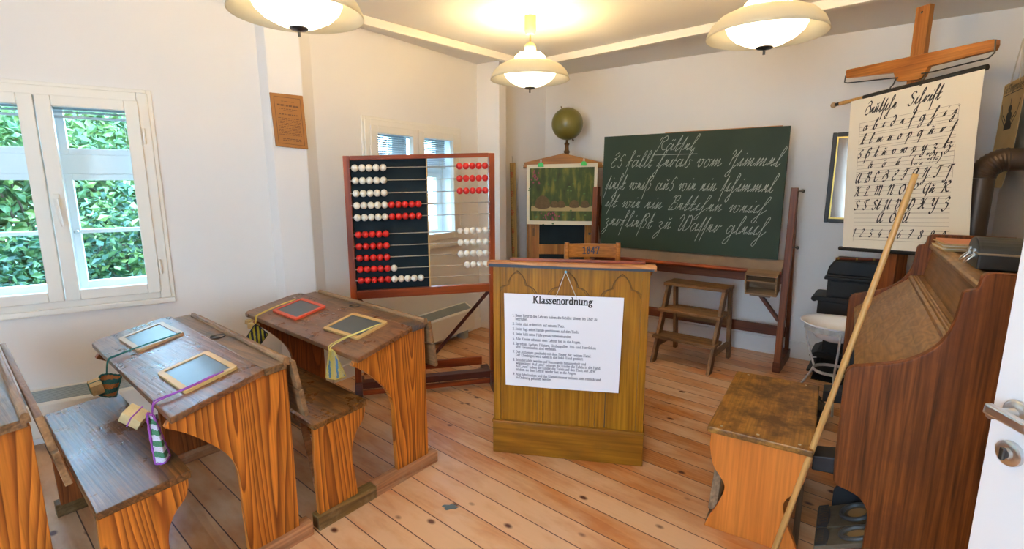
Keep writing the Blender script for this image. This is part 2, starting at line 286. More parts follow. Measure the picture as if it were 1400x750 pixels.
# ---------------------------------------------------------------- mesh builder
class MB:
    def __init__(s): s.v = []; s.f = []
    def add(s, vs, fs):
        o = len(s.v); s.v += [tuple(v) for v in vs]; s.f += [tuple(i+o for i in f) for f in fs]; return s
    def box(s, x0, x1, y0, y1, z0, z1, mat=None):
        vs = [(x0,y0,z0),(x1,y0,z0),(x1,y1,z0),(x0,y1,z0),(x0,y0,z1),(x1,y0,z1),(x1,y1,z1),(x0,y1,z1)]
        if mat is not None: vs = [mat @ Vector(v) for v in vs]
        return s.add(vs, [(3,2,1,0),(4,5,6,7),(0,1,5,4),(1,2,6,5),(2,3,7,6),(3,0,4,7)])
    def bar(s, a, b, wx, wy, up=(0,0,1)):
        """rectangular bar from a to b; wx across, wy along 'up'"""
        a = Vector(a); b = Vector(b); d = (b-a).normalized(); u = Vector(up)
        sd = d.cross(u)
        if sd.length < 1e-4: sd = d.cross(Vector((0,1,0)))
        sd.normalize(); u = sd.cross(d).normalized()
        vs = []
        for p in (a, b):
            for i, j in ((-1,-1),(1,-1),(1,1),(-1,1)): vs.append(p + sd*(i*wx/2) + u*(j*wy/2))
        return s.add(vs, [(3,2,1,0),(4,5,6,7),(0,1,5,4),(1,2,6,5),(2,3,7,6),(3,0,4,7)])
    def prism(s, poly, axis, a0, a1):
        def P(u, v, a): return (a, u, v) if axis == 'x' else ((u, a, v) if axis == 'y' else (u, v, a))
        n = len(poly); vs = [P(u, v, a0) for u, v in poly] + [P(u, v, a1) for u, v in poly]
        return s.add(vs, [tuple(range(n-1, -1, -1)), tuple(range(n, 2*n))] + [(i, (i+1) % n, n+(i+1) % n, n+i) for i in range(n)])
    def tube(s, pts, r, n=8, closed=False, cap=True):
        pts = [Vector(p) for p in pts]; k = len(pts); rs = r if isinstance(r, (list, tuple)) else [r]*k
        prev = None; vs = []
        for i, p in enumerate(pts):
            if closed: d = pts[(i+1) % k] - pts[i-1]
            else: d = pts[min(i+1, k-1)] - pts[max(i-1, 0)]
            d.normalize()
            if prev is None:
                prev = d.cross(Vector((0,0,1)))
                if prev.length < .1: prev = d.cross(Vector((1,0,0)))
            u = (prev - d*prev.dot(d)).normalized(); prev = u; vv = d.cross(u)
            for j in range(n):
                a = 2*PI*j/n; vs.append(p + (u*math.cos(a) + vv*math.sin(a))*rs[i])
        fs = []
        for i in range(k if closed else k-1):
            for j in range(n):
                a = i*n+j; b = i*n+(j+1) % n; i2 = (i+1) % k
                fs.append((a, b, i2*n+(j+1) % n, i2*n+j))
        if cap and not closed: fs += [tuple(range(n-1, -1, -1)), tuple((k-1)*n+j for j in range(n))]
        return s.add(vs, fs)
    def lathe(s, prof, n=32, c=(0,0,0), close=False):
        vs = []; fs = []; k = len(prof)
        for r, z in prof:
            for j in range(n):
                a = 2*PI*j/n; vs.append((c[0]+r*math.cos(a), c[1]+r*math.sin(a), c[2]+z))
        for i in range(k if close else k-1):
            i2 = (i+1) % k
            for j in range(n): fs.append((i*n+j, i*n+(j+1) % n, i2*n+(j+1) % n, i2*n+j))
        return s.add(vs, fs)
    def sphere(s, c, r, nu=16, nv=10, sc=(1,1,1)):
        vs = [(c[0], c[1], c[2]+r*sc[2])]
        for i in range(1, nv):
            t = PI*i/nv
            for j in range(nu):
                a = 2*PI*j/nu; vs.append((c[0]+r*sc[0]*math.sin(t)*math.cos(a), c[1]+r*sc[1]*math.sin(t)*math.sin(a), c[2]+r*sc[2]*math.cos(t)))
        vs.append((c[0], c[1], c[2]-r*sc[2])); L = len(vs)-1; fs = []
        for j in range(nu): fs.append((0, 1+j, 1+(j+1) % nu)); fs.append((L, L-nu+(j+1) % nu, L-nu+j))
        for i in range(nv-2):
            for j in range(nu): fs.append((1+i*nu+j, 1+(i+1)*nu+j, 1+(i+1)*nu+(j+1) % nu, 1+i*nu+(j+1) % nu))
        return s.add(vs, fs)
    def poly(s, pts): return s.add(pts, [tuple(range(len(pts)))])
    def xf(s, fn): s.v = [tuple(fn(Vector(v))) for v in s.v]; return s
    def build(s, name, mat, parent=None, bevel=0., smooth=False, label=None, seg=2, stuff=False):
        me = bpy.data.meshes.new(name); bm = bmesh.new()
        bv = [bm.verts.new(v) for v in s.v]
        for f in s.f:
            try: bm.faces.new([bv[i] for i in f])
            except ValueError: pass
        bmesh.ops.recalc_face_normals(bm, faces=bm.faces)
        if bevel:
            ed = [e for e in bm.edges if len(e.link_faces) == 2 and e.calc_face_angle(0) > .5]
            bmesh.ops.bevel(bm, geom=ed, offset=bevel, segments=seg, affect='EDGES', profile=.6, clamp_overlap=True)
        bm.to_mesh(me); bm.free()
        if smooth:
            for p in me.polygons: p.use_smooth = True
            if smooth != 'all':
                try: me.set_sharp_from_angle(angle=R(40))
                except Exception: pass
        me.materials.append(M(mat)); o = bpy.data.objects.new(name, me); C.objects.link(o)
        if parent is not None: o.parent = parent
        if label: o['label'] = label
        if stuff: o['kind'] = 'stuff'
        return o
def tag(o, label, cat, group=None, kind=None):
    o['label'] = label; o['category'] = cat
    if group: o['group'] = group
    if kind: o['kind'] = kind
    return o
def thing(name, label, cat, loc=(0,0,0), rz=0., group=None):
    o = bpy.data.objects.new(name, None); C.objects.link(o); o.empty_display_size = .1
    o.location = loc; o.rotation_euler = (0, 0, rz); return tag(o, label, cat, group)
def struct(mb, name, mat, parent=None, **k):
    o = mb.build(name, mat, parent, **k)
    if parent is None: o['kind'] = 'structure'
    return o
def copy_tree(o, parent=None):
    c = o.copy(); C.objects.link(c)
    if parent is not None: c.parent = parent
    for ch in list(o.children): copy_tree(ch, c)
    return c
def arc(cx, cy, r, a0, a1, n=8): return [(cx+r*math.cos(R(a0+(a1-a0)*i/n)), cy+r*math.sin(R(a0+(a1-a0)*i/n))) for i in range(n+1)]
def spline(pts, n=6):
    """Catmull-Rom through the points"""
    out = []; k = len(pts)
    if k < 3: return [tuple(p) for p in pts]
    for i in range(k-1):
        p0 = Vector(pts[max(i-1, 0)]); p1 = Vector(pts[i]); p2 = Vector(pts[i+1]); p3 = Vector(pts[min(i+2, k-1)])
        for j in range(n):
            t = j/n; out.append(tuple(.5*((2*p1)+(p2-p0)*t+(2*p0-5*p1+4*p2-p3)*t*t+(3*p1-p0-3*p2+p3)*t*t*t)))
    out.append(tuple(pts[-1])); return out

# ---------------------------------------------------------------- lettering: pen strokes swept by a nib
def _s(t): return [[tuple(float(q) for q in p.split(',')) for p in st.split()] for st in t.split('|')]
KUR = {}   # old German script hand; x-height 1
for ln in '''a .85|.5,.85 .25,1 .05,.5 .2,0 .5,.5 .62,1 .6,.1 .85,.3
b .8|0,.1 .45,1.9 .3,2.2 .2,1 .25,.1 .5,0 .65,.5 .5,.9 .8,.85
c .5|0,.1 .25,1 .22,.1 .5,.3|.22,1 .36,1.12
d .7|.5,.9 .15,.9 .05,.3 .3,0 .55,.7 .5,1.7 .2,2.1 .05,1.75
e .6|0,.1 .2,1 .2,.3 .4,1 .38,.1 .6,.35
f .6|0,.1 .45,1.9 .3,2.2 .25,1 .25,-1.2|.05,.75 .55,.95
g .85|.5,.85 .25,1 .05,.5 .2,0 .5,.5 .62,1 .6,-.9 .3,-1.25 .2,-.9 .85,.3
h .7|0,.1 .5,1.8 .35,2.2 .25,1.4 .25,-.9 .05,-1.25 -.02,-.8 .7,.5
i .42|0,.1 .25,1 .22,.1 .42,.35|.36,1.5 .4,1.62
j .42|0,.1 .3,1 .28,-.9 .05,-1.2 .0,-.8 .42,.3|.4,1.5 .44,1.62
k .75|0,.1 .45,1.9 .3,2.2 .2,1 .2,.1|.2,1.1 .5,1.45 .5,1.05 .2,.9 .45,.1 .75,.35
l .5|0,.1 .42,1.8 .3,2.2 .18,1.4 .18,.2 .3,0 .5,.35
m 1.15|0,.1 .22,1 .2,.1 .52,1 .5,.1 .82,1 .8,.1 1.15,.4
n .82|0,.1 .22,1 .2,.1 .52,1 .5,.1 .82,.4
o .7|.35,1 .08,.6 .2,0 .5,.2 .5,.8 .3,1 .45,.85 .7,.95
p .8|0,.3 .25,1 .2,-1.2|.22,.7 .5,1 .62,.4 .4,0 .25,.2
q .85|.5,.85 .25,1 .05,.5 .2,0 .5,.5 .62,1 .6,-1.2
r .72|0,.1 .22,1 .2,.1 .35,.3 .5,.95 .6,.8 .72,.9
s .6|.1,.2 .3,0 .5,.3 .4,.9 .2,.9 .2,1.3 .45,1.8 .62,1.6
S .4|0,.1 .3,1.9 .25,1 .2,-1.2
t .55|0,.1 .3,2.1 .22,.2 .35,0 .55,.35|.08,.8 .5,.95
u .82|0,.1 .22,1 .2,.1 .52,1 .5,.1 .82,.4|.2,1.5 .35,1.3 .52,1.5
v .75|0,.5 .2,1 .25,.2 .4,0 .6,.4 .55,.95 .4,.9 .75,.9
w 1.05|0,.5 .2,1 .22,.1 .5,1 .55,.2 .7,0 .88,.4 .85,.95 .7,.9 1.05,.9
x .75|0,.3 .2,1 .3,.2 .5,0 .6,.5 .45,1|.4,.1 .1,-.8
y .85|0,.5 .2,1 .22,.2 .4,0 .6,1 .55,-.8 .3,-1.2 .2,-.9 .85,.3
z .75|.05,.8 .3,1 .45,.75 .25,.35 .5,.1 .45,-.8 .15,-1.25 .05,-.9 .75,.3
B 1.0|.1,1.7 .35,2.1 .4,1.2 .15,.1 .35,0 .5,.4|.3,1.8 .75,2.1 .8,1.5 .4,1.15 .85,.9 .85,.2 .5,0 .3,.2
E .85|.2,1.65 .5,2 .72,1.75 .5,1.35 .25,1.2 .5,1.1 .2,.85 .08,.35 .3,0 .65,.2
H 1.05|.05,1.5 .2,2 .35,1.6 .25,1 .6,1.5 .8,2 .65,1.2 .6,-.8 .35,-1.2 .3,-.8 1.05,.4|.25,1 .2,.2
R 1.1|.05,1.4 .15,1.9 .3,1.6 .2,.1 .05,.1|.25,1.7 .65,2.1 .85,1.6 .45,1.1 .75,.2 1.1,.2
T 1.1|.1,1.4 .15,1.9 .45,2 .9,2.1|.55,2 .35,1.2 .7,.6 .5,0 .15,.2
W 1.5|0,1.5 .2,2 .4,1.6 .3,.2 .5,0 .75,1 .85,2 .8,.3 1.0,0 1.35,.6 1.3,1.6 1.05,2 1,1.7
A 1.1|.3,1.9 .1,1.2 .15,.2 .4,0 .6,.9 .7,2 .68,.2 .9,0 1.1,.3|.3,1.9 .5,2
C .8|.5,1.9 .3,2 .1,1.4 .15,.3 .4,0 .75,.4|.5,1.9 .6,1.6
D 1.0|.05,.4 .2,1.2 .6,1.3 .9,.6 .6,0 .2,.05|.7,1.2 .75,1.8 .45,2.1 .2,1.8
F .9|.15,1.6 .3,2 .9,2.1|.55,2 .45,.8 .3,0 .05,.2|.25,1.05 .7,1.15
G .95|.6,1.9 .3,2 .08,1.4 .2,.8 .55,1 .7,2 .65,0 .4,-.5 .1,-.3
I .8|.1,1.6 .25,2 .8,2.1|.5,2 .45,.5 .25,0 .05,.2
J .8|.1,1.6 .25,2 .8,2.1|.5,2 .5,-.6 .25,-1 .08,-.7
K .95|.1,1.6 .25,2.1 .35,1.7 .3,.9 .15,0|.8,2 .35,1.2 .6,1.1 .65,.2 .95,.2
L .9|.15,1.4 .4,2 .6,1.8 .4,1.2 .3,.3 .1,.1 .35,.1 .9,.1
M 1.45|.05,1.5 .2,2 .35,1.6 .3,.1|.35,1.5 .6,2 .75,1.6 .7,.1|.75,1.5 1,2 1.15,1.6 1.1,.3 1.25,0 1.45,.2
N 1.1|.05,1.5 .2,2 .35,1.6 .3,.1|.35,1.5 .65,2 .8,1.6 .75,.3 .9,0 1.1,.2
O 1.0|.5,2 .1,1.5 .15,.4 .45,0 .8,.5 .8,1.5 .5,1.9 .35,1.6
P 1.0|.05,1.5 .15,2 .3,1.6 .25,-.2|.25,1.5 .6,2 .85,1.5 .6,.9 .3,1
Q 1.0|.5,1.9 .1,1.4 .15,.4 .45,0 .7,.7 .75,1.9 .7,-.6
U 1.1|.05,1.5 .2,2 .3,1.5 .25,.3 .45,0 .7,.6 .8,2 .78,.3 .9,0 1.1,.2
V 1.0|.05,1.5 .2,2 .35,1.5 .3,.2 .5,0 .8,.6 .75,1.6 .5,1.9
X 1.0|.1,1.7 .3,2 .45,1 .25,0 .05,.2|.85,2 .6,1.4 .65,.3 .9,.1|.2,1 .8,1.05
Y 1.1|.05,1.5 .2,2 .3,1.5 .3,.8 .5,.5 .75,1 .8,2 .75,-.5 .45,-1 .3,-.6
Z .85|.15,1.7 .4,2.1 .65,1.7 .3,1.1 .7,.8 .65,-.1 .35,-.5 .1,-.2
ß .95|0,.1 .3,1.9 .25,1 .2,-1.2|.25,1.3 .55,2 .75,1.6 .45,1.1 .75,.8 .6,.1 .4,0
1 .5|.05,1.5 .3,2 .3,0
2 .75|.08,1.6 .35,2 .6,1.6 .1,.1 .65,.1
3 .7|.1,1.8 .4,2 .55,1.6 .25,1.1 .6,.7 .45,.05 .1,.15
4 .8|.5,2 .1,.7 .7,.7|.5,1.2 .48,0
5 .7|.2,2 .15,1.2 .5,1.2 .6,.5 .35,0 .08,.2|.2,1.95 .65,2
6 .75|.55,2 .2,1.2 .15,.3 .4,0 .6,.5 .4,.95 .2,.6
7 .7|.08,1.9 .3,2 .65,1.95 .3,0|.2,1 .6,1.05
8 .7|.55,1.7 .35,2 .15,1.6 .55,.6 .35,0 .1,.4 .5,1.3 .55,1.7
9 .7|.55,1.7 .3,2 .12,1.5 .3,1.1 .55,1.6 .5,.4 .2,0
0 .7|.35,2 .12,1.2 .3,0 .55,.8 .35,2
( .45|.35,1.9 .1,.9 .3,-.4
) .45|.1,1.9 .35,.9 .05,-.4
. .3|.1,.05 .16,.12
, .3|.15,.15 .06,-.3
; .35|.15,.15 .06,-.3|.15,.8 .2,.88
: .35|.1,.05 .16,.12|.14,.8 .2,.88
„ .45|.12,.1 .04,-.3|.32,.1 .24,-.3
" .45|.12,2 .08,1.6|.32,2 .28,1.6
- .45|.05,.7 .38,.75
? .6|.1,1.7 .35,2 .5,1.5 .25,.9 .25,.5|.2,.05 .25,.1
! .35|.2,2 .14,.5|.1,.05 .15,.1
= .5|.05,.5 .42,.55|.05,.9 .42,.95'''.split('\n'):
    k = ln[0]; a, b = ln[2:].split('|', 1); KUR[k] = (float(a), [spline(s_, 5) for s_ in _s(b)])
def umlaut(T, base, ch, h, dx=.2):
    a, st = T[base]; st = [s for s in st if not (base == 'u' and T is KUR and s[0][1] > 1.2)]
    T[ch] = (a, st + [[(a*.5-dx*.7, h), (a*.5-dx*.7+.05, h+.18)], [(a*.5+dx*.5, h), (a*.5+dx*.5+.05, h+.18)]])
for b, c, h in (('a','ä',1.4),('o','ö',1.4),('u','ü',1.4),('A','Ä',2.3),('O','Ö',2.3),('U','Ü',2.3)): umlaut(KUR, b, c, h)
ROM = {}   # upright book face; x-height 1, capitals 1.5
def _bowl(x0, x1, y0=0., y1=1.): return ' '.join('%.2f,%.2f' % ((x0+x1)/2+(x1-x0)/2*math.cos(t*PI/6), (y0+y1)/2+(y1-y0)/2*math.sin(t*PI/6)) for t in range(13))
for ln in ('''a .85|.15,.85 .4,1 .6,.8 .6,.1 .78,0|.6,.6 .2,.4 .15,.1 .35,0 .6,.2
b .9|.02,1.5 .18,1.5 .18,0|BOWL.18,.78
c .75|.65,.8 .4,1 .12,.5 .4,0 .68,.2
d .95|.5,1.5 .72,1.5 .72,0 .86,0|BOWL.12,.72
e .8|.13,.55 .68,.55 .6,.9 .4,1 .13,.5 .4,0 .68,.2
f .55|.55,1.42 .4,1.5 .25,1.3 .25,0|.05,1 .48,1|.08,0 .44,0
g .85|.4,1 .15,.7 .4,.4 .62,.7 .4,1|.6,.95 .8,1|.3,.4 .2,.15 .6,0 .7,-.25 .4,-.45 .1,-.25 .25,.05
h .98|.02,1.5 .18,1.5 .18,0|.18,.7 .45,1 .72,.8 .72,0|.04,0 .34,0|.58,0 .9,0
i .48|.05,1 .22,1 .22,0|.05,0 .4,0|.2,1.35 .25,1.42
j .45|.05,1 .24,1 .24,-.3 .0,-.4|.2,1.35 .25,1.42
k .95|.02,1.5 .18,1.5 .18,0|.7,1 .2,.45|.35,.6 .8,0 .92,0|.04,0 .34,0
l .48|.05,1.5 .22,1.5 .22,0|.05,0 .4,0
m 1.5|.02,1 .18,1 .18,0|.18,.7 .42,1 .68,.8 .68,0|.68,.7 .95,1 1.2,.8 1.2,0|.04,0 .34,0|.54,0 .84,0|1.06,0 1.38,0
n .98|.02,1 .18,1 .18,0|.18,.7 .45,1 .72,.8 .72,0|.04,0 .34,0|.58,0 .9,0
o .85|BOWL.1,.72
p .92|.02,1 .18,1 .18,-.45|BOWL.18,.78|.04,-.45 .36,-.45
q .92|.72,1 .72,-.45|BOWL.12,.72
r .7|.02,1 .18,1 .18,0|.18,.7 .4,1 .6,.92|.04,0 .36,0
s .68|.55,.8 .35,1 .12,.8 .5,.35 .45,.05 .25,0 .08,.2
t .55|.22,1.3 .22,.15 .38,0 .52,.12|.03,1 .48,1
u .95|.02,1 .18,1 .18,.25 .4,0 .68,.3|.52,1 .7,1 .7,0 .85,0
v .85|.06,1 .38,0 .7,1|-.02,1 .22,1|.58,1 .82,1
w 1.2|.06,1 .32,0 .58,1 .84,0 1.1,1|-.02,1 .2,1|.98,1 1.2,1
x .85|.1,1 .7,0|.7,1 .1,0
y .85|.06,1 .4,0|.72,1 .3,-.4 .05,-.4
z .75|.1,1 .6,1 .1,0 .65,0
A 1.25|.08,0 .55,1.5 1.05,0|.28,.5 .85,.5|-.02,0 .24,0|.86,0 1.18,0
B 1.1|.22,1.5 .22,0|.05,1.5 .6,1.5 .8,1.15 .5,.8 .22,.8|.5,.8 .92,.4 .6,0 .05,0
C 1.1|.9,1.1 .6,1.5 .15,.75 .6,0 .95,.35
D 1.2|.22,1.5 .22,0|.05,1.5 .6,1.45 1.05,.75 .6,.05 .05,0
E 1.05|.22,1.5 .22,0|.05,1.5 .85,1.5 .85,1.2|.22,.8 .6,.8|.05,0 .9,0 .92,.3
F 1.0|.22,1.5 .22,0|.05,1.5 .85,1.5 .85,1.2|.22,.8 .6,.8|.05,0 .42,0
H 1.3|.22,1.5 .22,0|1.0,1.5 1.0,0|.22,.8 1,.8|.05,0 .4,0|.05,1.5 .4,1.5|.82,0 1.18,0|.82,1.5 1.18,1.5
J .7|.42,1.5 .42,.2 .2,0 .05,.15|.22,1.5 .6,1.5
K 1.2|.22,1.5 .22,0|.95,1.5 .25,.7|.45,.9 1.0,0 1.15,0|.05,0 .4,0|.05,1.5 .4,1.5
L 1.0|.22,1.5 .22,0|.05,1.5 .42,1.5|.05,0 .85,0 .88,.35
O 1.2|BIGO.12,1.05
P 1.0|.22,1.5 .22,0|.05,1.5 .6,1.5 .82,1.1 .55,.7 .22,.7|.05,0 .42,0
S .85|.68,1.2 .4,1.5 .12,1.15 .7,.45 .45,0 .1,.3
T 1.05|.5,1.5 .5,0|.05,1.2 .06,1.5 .94,1.5 .95,1.2|.3,0 .7,0
U 1.25|.22,1.5 .22,.4 .55,0 .95,.4 .95,1.5|.05,1.5 .4,1.5|.78,1.5 1.12,1.5
M 1.5|.2,0 .2,1.5 .7,.2 1.2,1.5 1.2,0|.05,0 .35,0|1.05,0 1.35,0
N 1.25|.2,0 .2,1.5 1.0,0 1.0,1.5|.05,0 .35,0
R 1.15|.22,1.5 .22,0|.05,1.5 .6,1.5 .82,1.15 .5,.75 .22,.75|.5,.75 .95,0 1.1,0|.05,0 .42,0
G 1.2|.95,1.15 .6,1.5 .12,.75 .6,0 .95,.25 .95,.65|.7,.65 1.1,.65
I .6|.3,1.5 .3,0|.1,0 .5,0|.1,1.5 .5,1.5
ß .95|.05,0 .22,0 .22,1.1 .45,1.5 .68,1.2 .45,.85 .75,.45 .6,0 .38,.05
1 .8|.15,1.25 .4,1.5 .4,0|.15,0 .65,0
2 .8|.1,1.15 .4,1.5 .65,1.1 .08,0 .7,0 .72,.2
3 .8|.1,1.25 .38,1.5 .6,1.2 .35,.8 .68,.4 .4,0 .08,.2
4 .85|.75,.45 .05,.45 .55,1.5 .55,0
5 .8|.65,1.5 .2,1.5 .15,.9 .5,.9 .68,.45 .4,0 .08,.15
6 .8|.62,1.45 .25,1 .12,.4 .4,0 .66,.4 .4,.85 .15,.5
7 .8|.08,1.2 .1,1.5 .7,1.5 .3,0
8 .8|.4,1.5 .15,1.15 .65,.45 .4,0 .13,.4 .62,1.15 .4,1.5
9 .8|.15,.05 .5,.5 .65,1.1 .4,1.5 .13,1.1 .38,.65 .63,1
. .4|.15,.03 .2,.1
, .4|.2,.1 .1,-.25
; .4|.2,.1 .1,-.25|.17,.8 .22,.88
- .5|.08,.5 .42,.5
„ .6|.15,.1 .05,-.25|.4,.1 .3,-.25
" .6|.1,1.5 .15,1.2|.35,1.5 .4,1.2''').split('\n'):
    k = ln[0]; a, b = ln[2:].split('|', 1); st = []
    for q in b.split('|'):
        if q.startswith('BOWL'): x0, x1 = map(float, q[4:].split(',')); st.append(_s(_bowl(x0, x1))[0])
        elif q.startswith('BIGO'): x0, x1 = map(float, q[4:].split(',')); st.append(_s(_bowl(x0, x1, 0, 1.5))[0])
        else:
            p = _s(q)[0]; ax = all(abs(p[i][0]-p[i+1][0]) < 1e-6 or abs(p[i][1]-p[i+1][1]) < 1e-6 for i in range(len(p)-1))
            st.append(p if ax or k in 'AKMNRvwxyzZ147T' else spline(p, 3))
    ROM[k] = (float(a), st)
for b, c in (('a','ä'),('o','ö'),('u','ü')): umlaut(ROM, b, c, 1.3, .25)
def text_width(T, t, sp=0.): return sum((T[c][0] if c in T else .55)+sp for c in t)
def hull(P):
    P = sorted(set((round(x, 6), round(y, 6)) for x, y in P))
    if len(P) < 3: return P
    def half(Q):
        h = []
        for p in Q:
            while len(h) > 1 and (h[-1][0]-h[-2][0])*(p[1]-h[-2][1])-(h[-1][1]-h[-2][1])*(p[0]-h[-2][0]) <= 0: h.pop()
            h.append(p)
        return h
    a = half(P); b = half(P[::-1]); return a[:-1]+b[:-1]
def nib(wd, ht, ang=0.):
    c, s_ = math.cos(R(ang)), math.sin(R(ang)); return [(x*c-y*s_, x*s_+y*c) for x, y in ((-wd/2,-ht/2),(wd/2,-ht/2),(wd/2,ht/2),(-wd/2,ht/2))]
def letters(mb, T, t, x, y, size, pen, place, shear=0., sp=0., xs=1.):
    """write t from (x,y) on a surface; place(u,v) gives the point in space"""
    for c in t:
        if c not in T: x += (.55+sp)*size*xs; continue
        a, st = T[c]
        for s_ in st:
            P = [(x+(px+shear*py)*size*xs, y+py*size) for px, py in s_]
            for i in range(len(P)-1):
                h = hull([(P[k][0]+n_[0]*size, P[k][1]+n_[1]*size) for k in (i, i+1) for n_ in pen])
                if len(h) > 2: mb.poly([place(u, v) for u, v in h])
        x += (a+sp)*size*xs
    return x
ROUND = [(.030*math.cos(k*PI/3), .030*math.sin(k*PI/3)) for k in range(6)]

# ---------------------------------------------------------------- the room
CEIL = 2.63
A0 = Vector((-4.30, 1.70)); A1 = Vector((-1.60, 3.524))          # left wall with the big window
D1 = Vector((.829, .559)); N1 = Vector((-.559, .829))
P1 = Vector((-2.172, 3.136))
A0 = P1 - D1*2.7; A1 = P1 + D1*.78
P2 = Vector((-1.366, 3.638)); D2 = Vector((.5572, .8304)); N2 = Vector((-.8304, .5572))
B0 = P2 - D2*.12; B1 = P2 + D2*1.98
Cn = Vector((.37, 5.80)); Dn = Vector((3.36, 3.53)); DB = Vector((.7965, -.6047)); NB = Vector((-.6047, -.7965))
E0 = Vector((1.06, .11)); E1 = Vector((-.55, -2.35)); G0 = Vector((-3.1, -.9))
def wall(name, p, q, openings=(), t=.30, z0=0., z1=CEIL, mat='plaster', ext0=0., ext1=0.):
    """inner face p->q (room on the right-hand side), body outward; openings (s0,s1,z0,z1) cut through"""
    p = Vector(p); q = Vector(q); d = (q-p).normalized(); n = Vector((-d[1], d[0])); L = (q-p).length
    mb = MB()
    def blk(s0, s1, a, b):
        P = [p+d*s0, p+d*s1, p+d*s1+n*t, p+d*s0+n*t]
        mb.add([(v[0], v[1], a) for v in P]+[(v[0], v[1], b) for v in P], [(0,1,2,3),(4,5,6,7),(0,1,5,4),(1,2,6,5),(2,3,7,6),(3,0,4,7)])
    s = -ext0
    for o in sorted(openings):
        blk(s, o[0], z0, z1); blk(o[0], o[1], z0, o[2]); blk(o[0], o[1], o[3], z1); s = o[1]
    blk(s, L+ext1, z0, z1)
    return struct(mb, name, mat)
W1 = (2.7-1.0, 2.7, .79, 2.02)         # opening of window 1 along A0->A1
W2 = ((P2+D2*.42-B0).length, (P2+D2*1.54-B0).length, .945, 1.985)
W3 = (.25, 1.25, .79, 2.02)  # opening added out of view to let in more daylight
wall('wall_left', A0, A1, [W3, W1], ext1=.1)
wall('wall_far_left', B0, B1, [W2])
wall('wall_corner', B1, Cn, ext1=.2)
wall('wall_back', Cn, Dn, ext1=.3)
wall('wall_right', Dn, E0)
wall('wall_front', E0, E1, [(.02, .89, 0., 2.05)], ext1=.3)
wall('wall_rear', E1, G0, [(.5, 1.9, .75, 2.2)], ext1=.3)  # window opening added out of view, letting daylight onto the foreground
wall('wall_side', G0, A0, ext1=.3)
# unseen corridor shell beyond the open door, added to keep sky light out
cf = (E1-E0).normalized(); cn = Vector((-cf[1], cf[0])); c0 = E0-cf*.6+cn*.3; c1 = E0+cf*1.5+cn*.3
cm = MB(); cm.prism([tuple(c0+cn*1.3), tuple(c1+cn*1.3), tuple(c1+cn*1.4), tuple(c0+cn*1.4)], 'z', 0, CEIL)
for q in (c0, c1): cm.prism([tuple(q-cf*.05), tuple(q+cf*.05), tuple(q+cf*.05+cn*1.3), tuple(q-cf*.05+cn*1.3)], 'z', 0, CEIL)
cm.prism([tuple(c0-cf*.1), tuple(c1+cf*.1), tuple(c1+cf*.1+cn*1.4), tuple(c0-cf*.1+cn*1.4)], 'z', CEIL, CEIL+.1); struct(cm, 'wall_corridor', 'plaster')
cm = MB(); cm.prism([tuple(c0-cf*.1-cn*.3), tuple(c1+cf*.1-cn*.3), tuple(c1+cf*.1+cn*1.4), tuple(c0-cf*.1+cn*1.4)], 'z', -.06, -.001); struct(cm, 'floor_corridor', 'floor')
# timber posts boxed in plaster
def footprint(name, pts, z0=0., z1=CEIL, mat='plaster'): return struct(MB().prism([(p[0], p[1]) for p in pts], 'z', z0, z1), name, mat, bevel=.006)
footprint('trim_1', [(-1.66,3.483),(-1.572,3.421),(-1.400,3.537),(-1.366,3.64),(-1.50,3.72)])
footprint('trim_2', [(-.345,5.165),(-.122,5.004),(-.058,5.10),(-.25,5.34)])
outline = [A0, P2-D2*.12-N2*0+N2*.1, P2+N2*.2, B1+N2*.1, Cn+Vector((0,.1)), Dn+Vector((.1,0)), E0, E1, G0]
outline = [A0+N1*.1, A1+N1*.25, B1+N2*.1, Cn+Vector((-.05,.15)), Dn+Vector((.2,.05)), E0+Vector((.12,-.1)), E1+Vector((.05,-.15)), G0+Vector((-.15,-.1))]
fl = struct(MB().prism([tuple(v) for v in outline], 'z', -.06, 0.), 'floor', 'floor')
struct(MB().prism([tuple(v) for v in outline], 'z', CEIL, CEIL+.1), 'ceiling', 'ceiling')
st_ = MB(); rs_ = random.Random(2)
st_.poly([(-.292+.040*math.cos(a*PI/9)*(.6+.5*rs_.random()), 2.142+.026*math.sin(a*PI/9)*(.6+.5*rs_.random()), .0006) for a in range(18)]); st_.build('paint_stain', plain('stain_blue', (.11,.15,.16), .5), fl)
# ceiling battens dividing the lit panel from the outer strip
def batten(name, a, b, wd=.055, ht=.06):
    struct(MB().bar((a[0], a[1], CEIL-ht/2), (b[0], b[1], CEIL-ht/2), wd, ht), name, 'cream_paint', bevel=.006)
batten('trim_3', (-2.35, 2.28), (.17, 5.05)); batten('trim_4', (.15, 5.06), (2.75, 2.75))
def skirting(name, p, q, h=.11, t=.018, a=0., b=0.):
    p = Vector(p); q = Vector(q); d = (q-p).normalized(); n = Vector((d[1], -d[0])); p = p+d*a; q = q-d*b
    struct(MB().prism([(p+n*0)[:], q[:], (q+n*t)[:], (p+n*t)[:]], 'z', 0., h), name, 'base_paint', bevel=.005)
skirting('baseboard_left', A0, A1, b=.2); skirting('baseboard_far_left', B0, B1, a=.12, b=.1); skirting('baseboard_corner', B1, Cn, a=.1)
skirting('baseboard_back', Cn, Dn, h=.15); skirting('baseboard_right', Dn, E0)

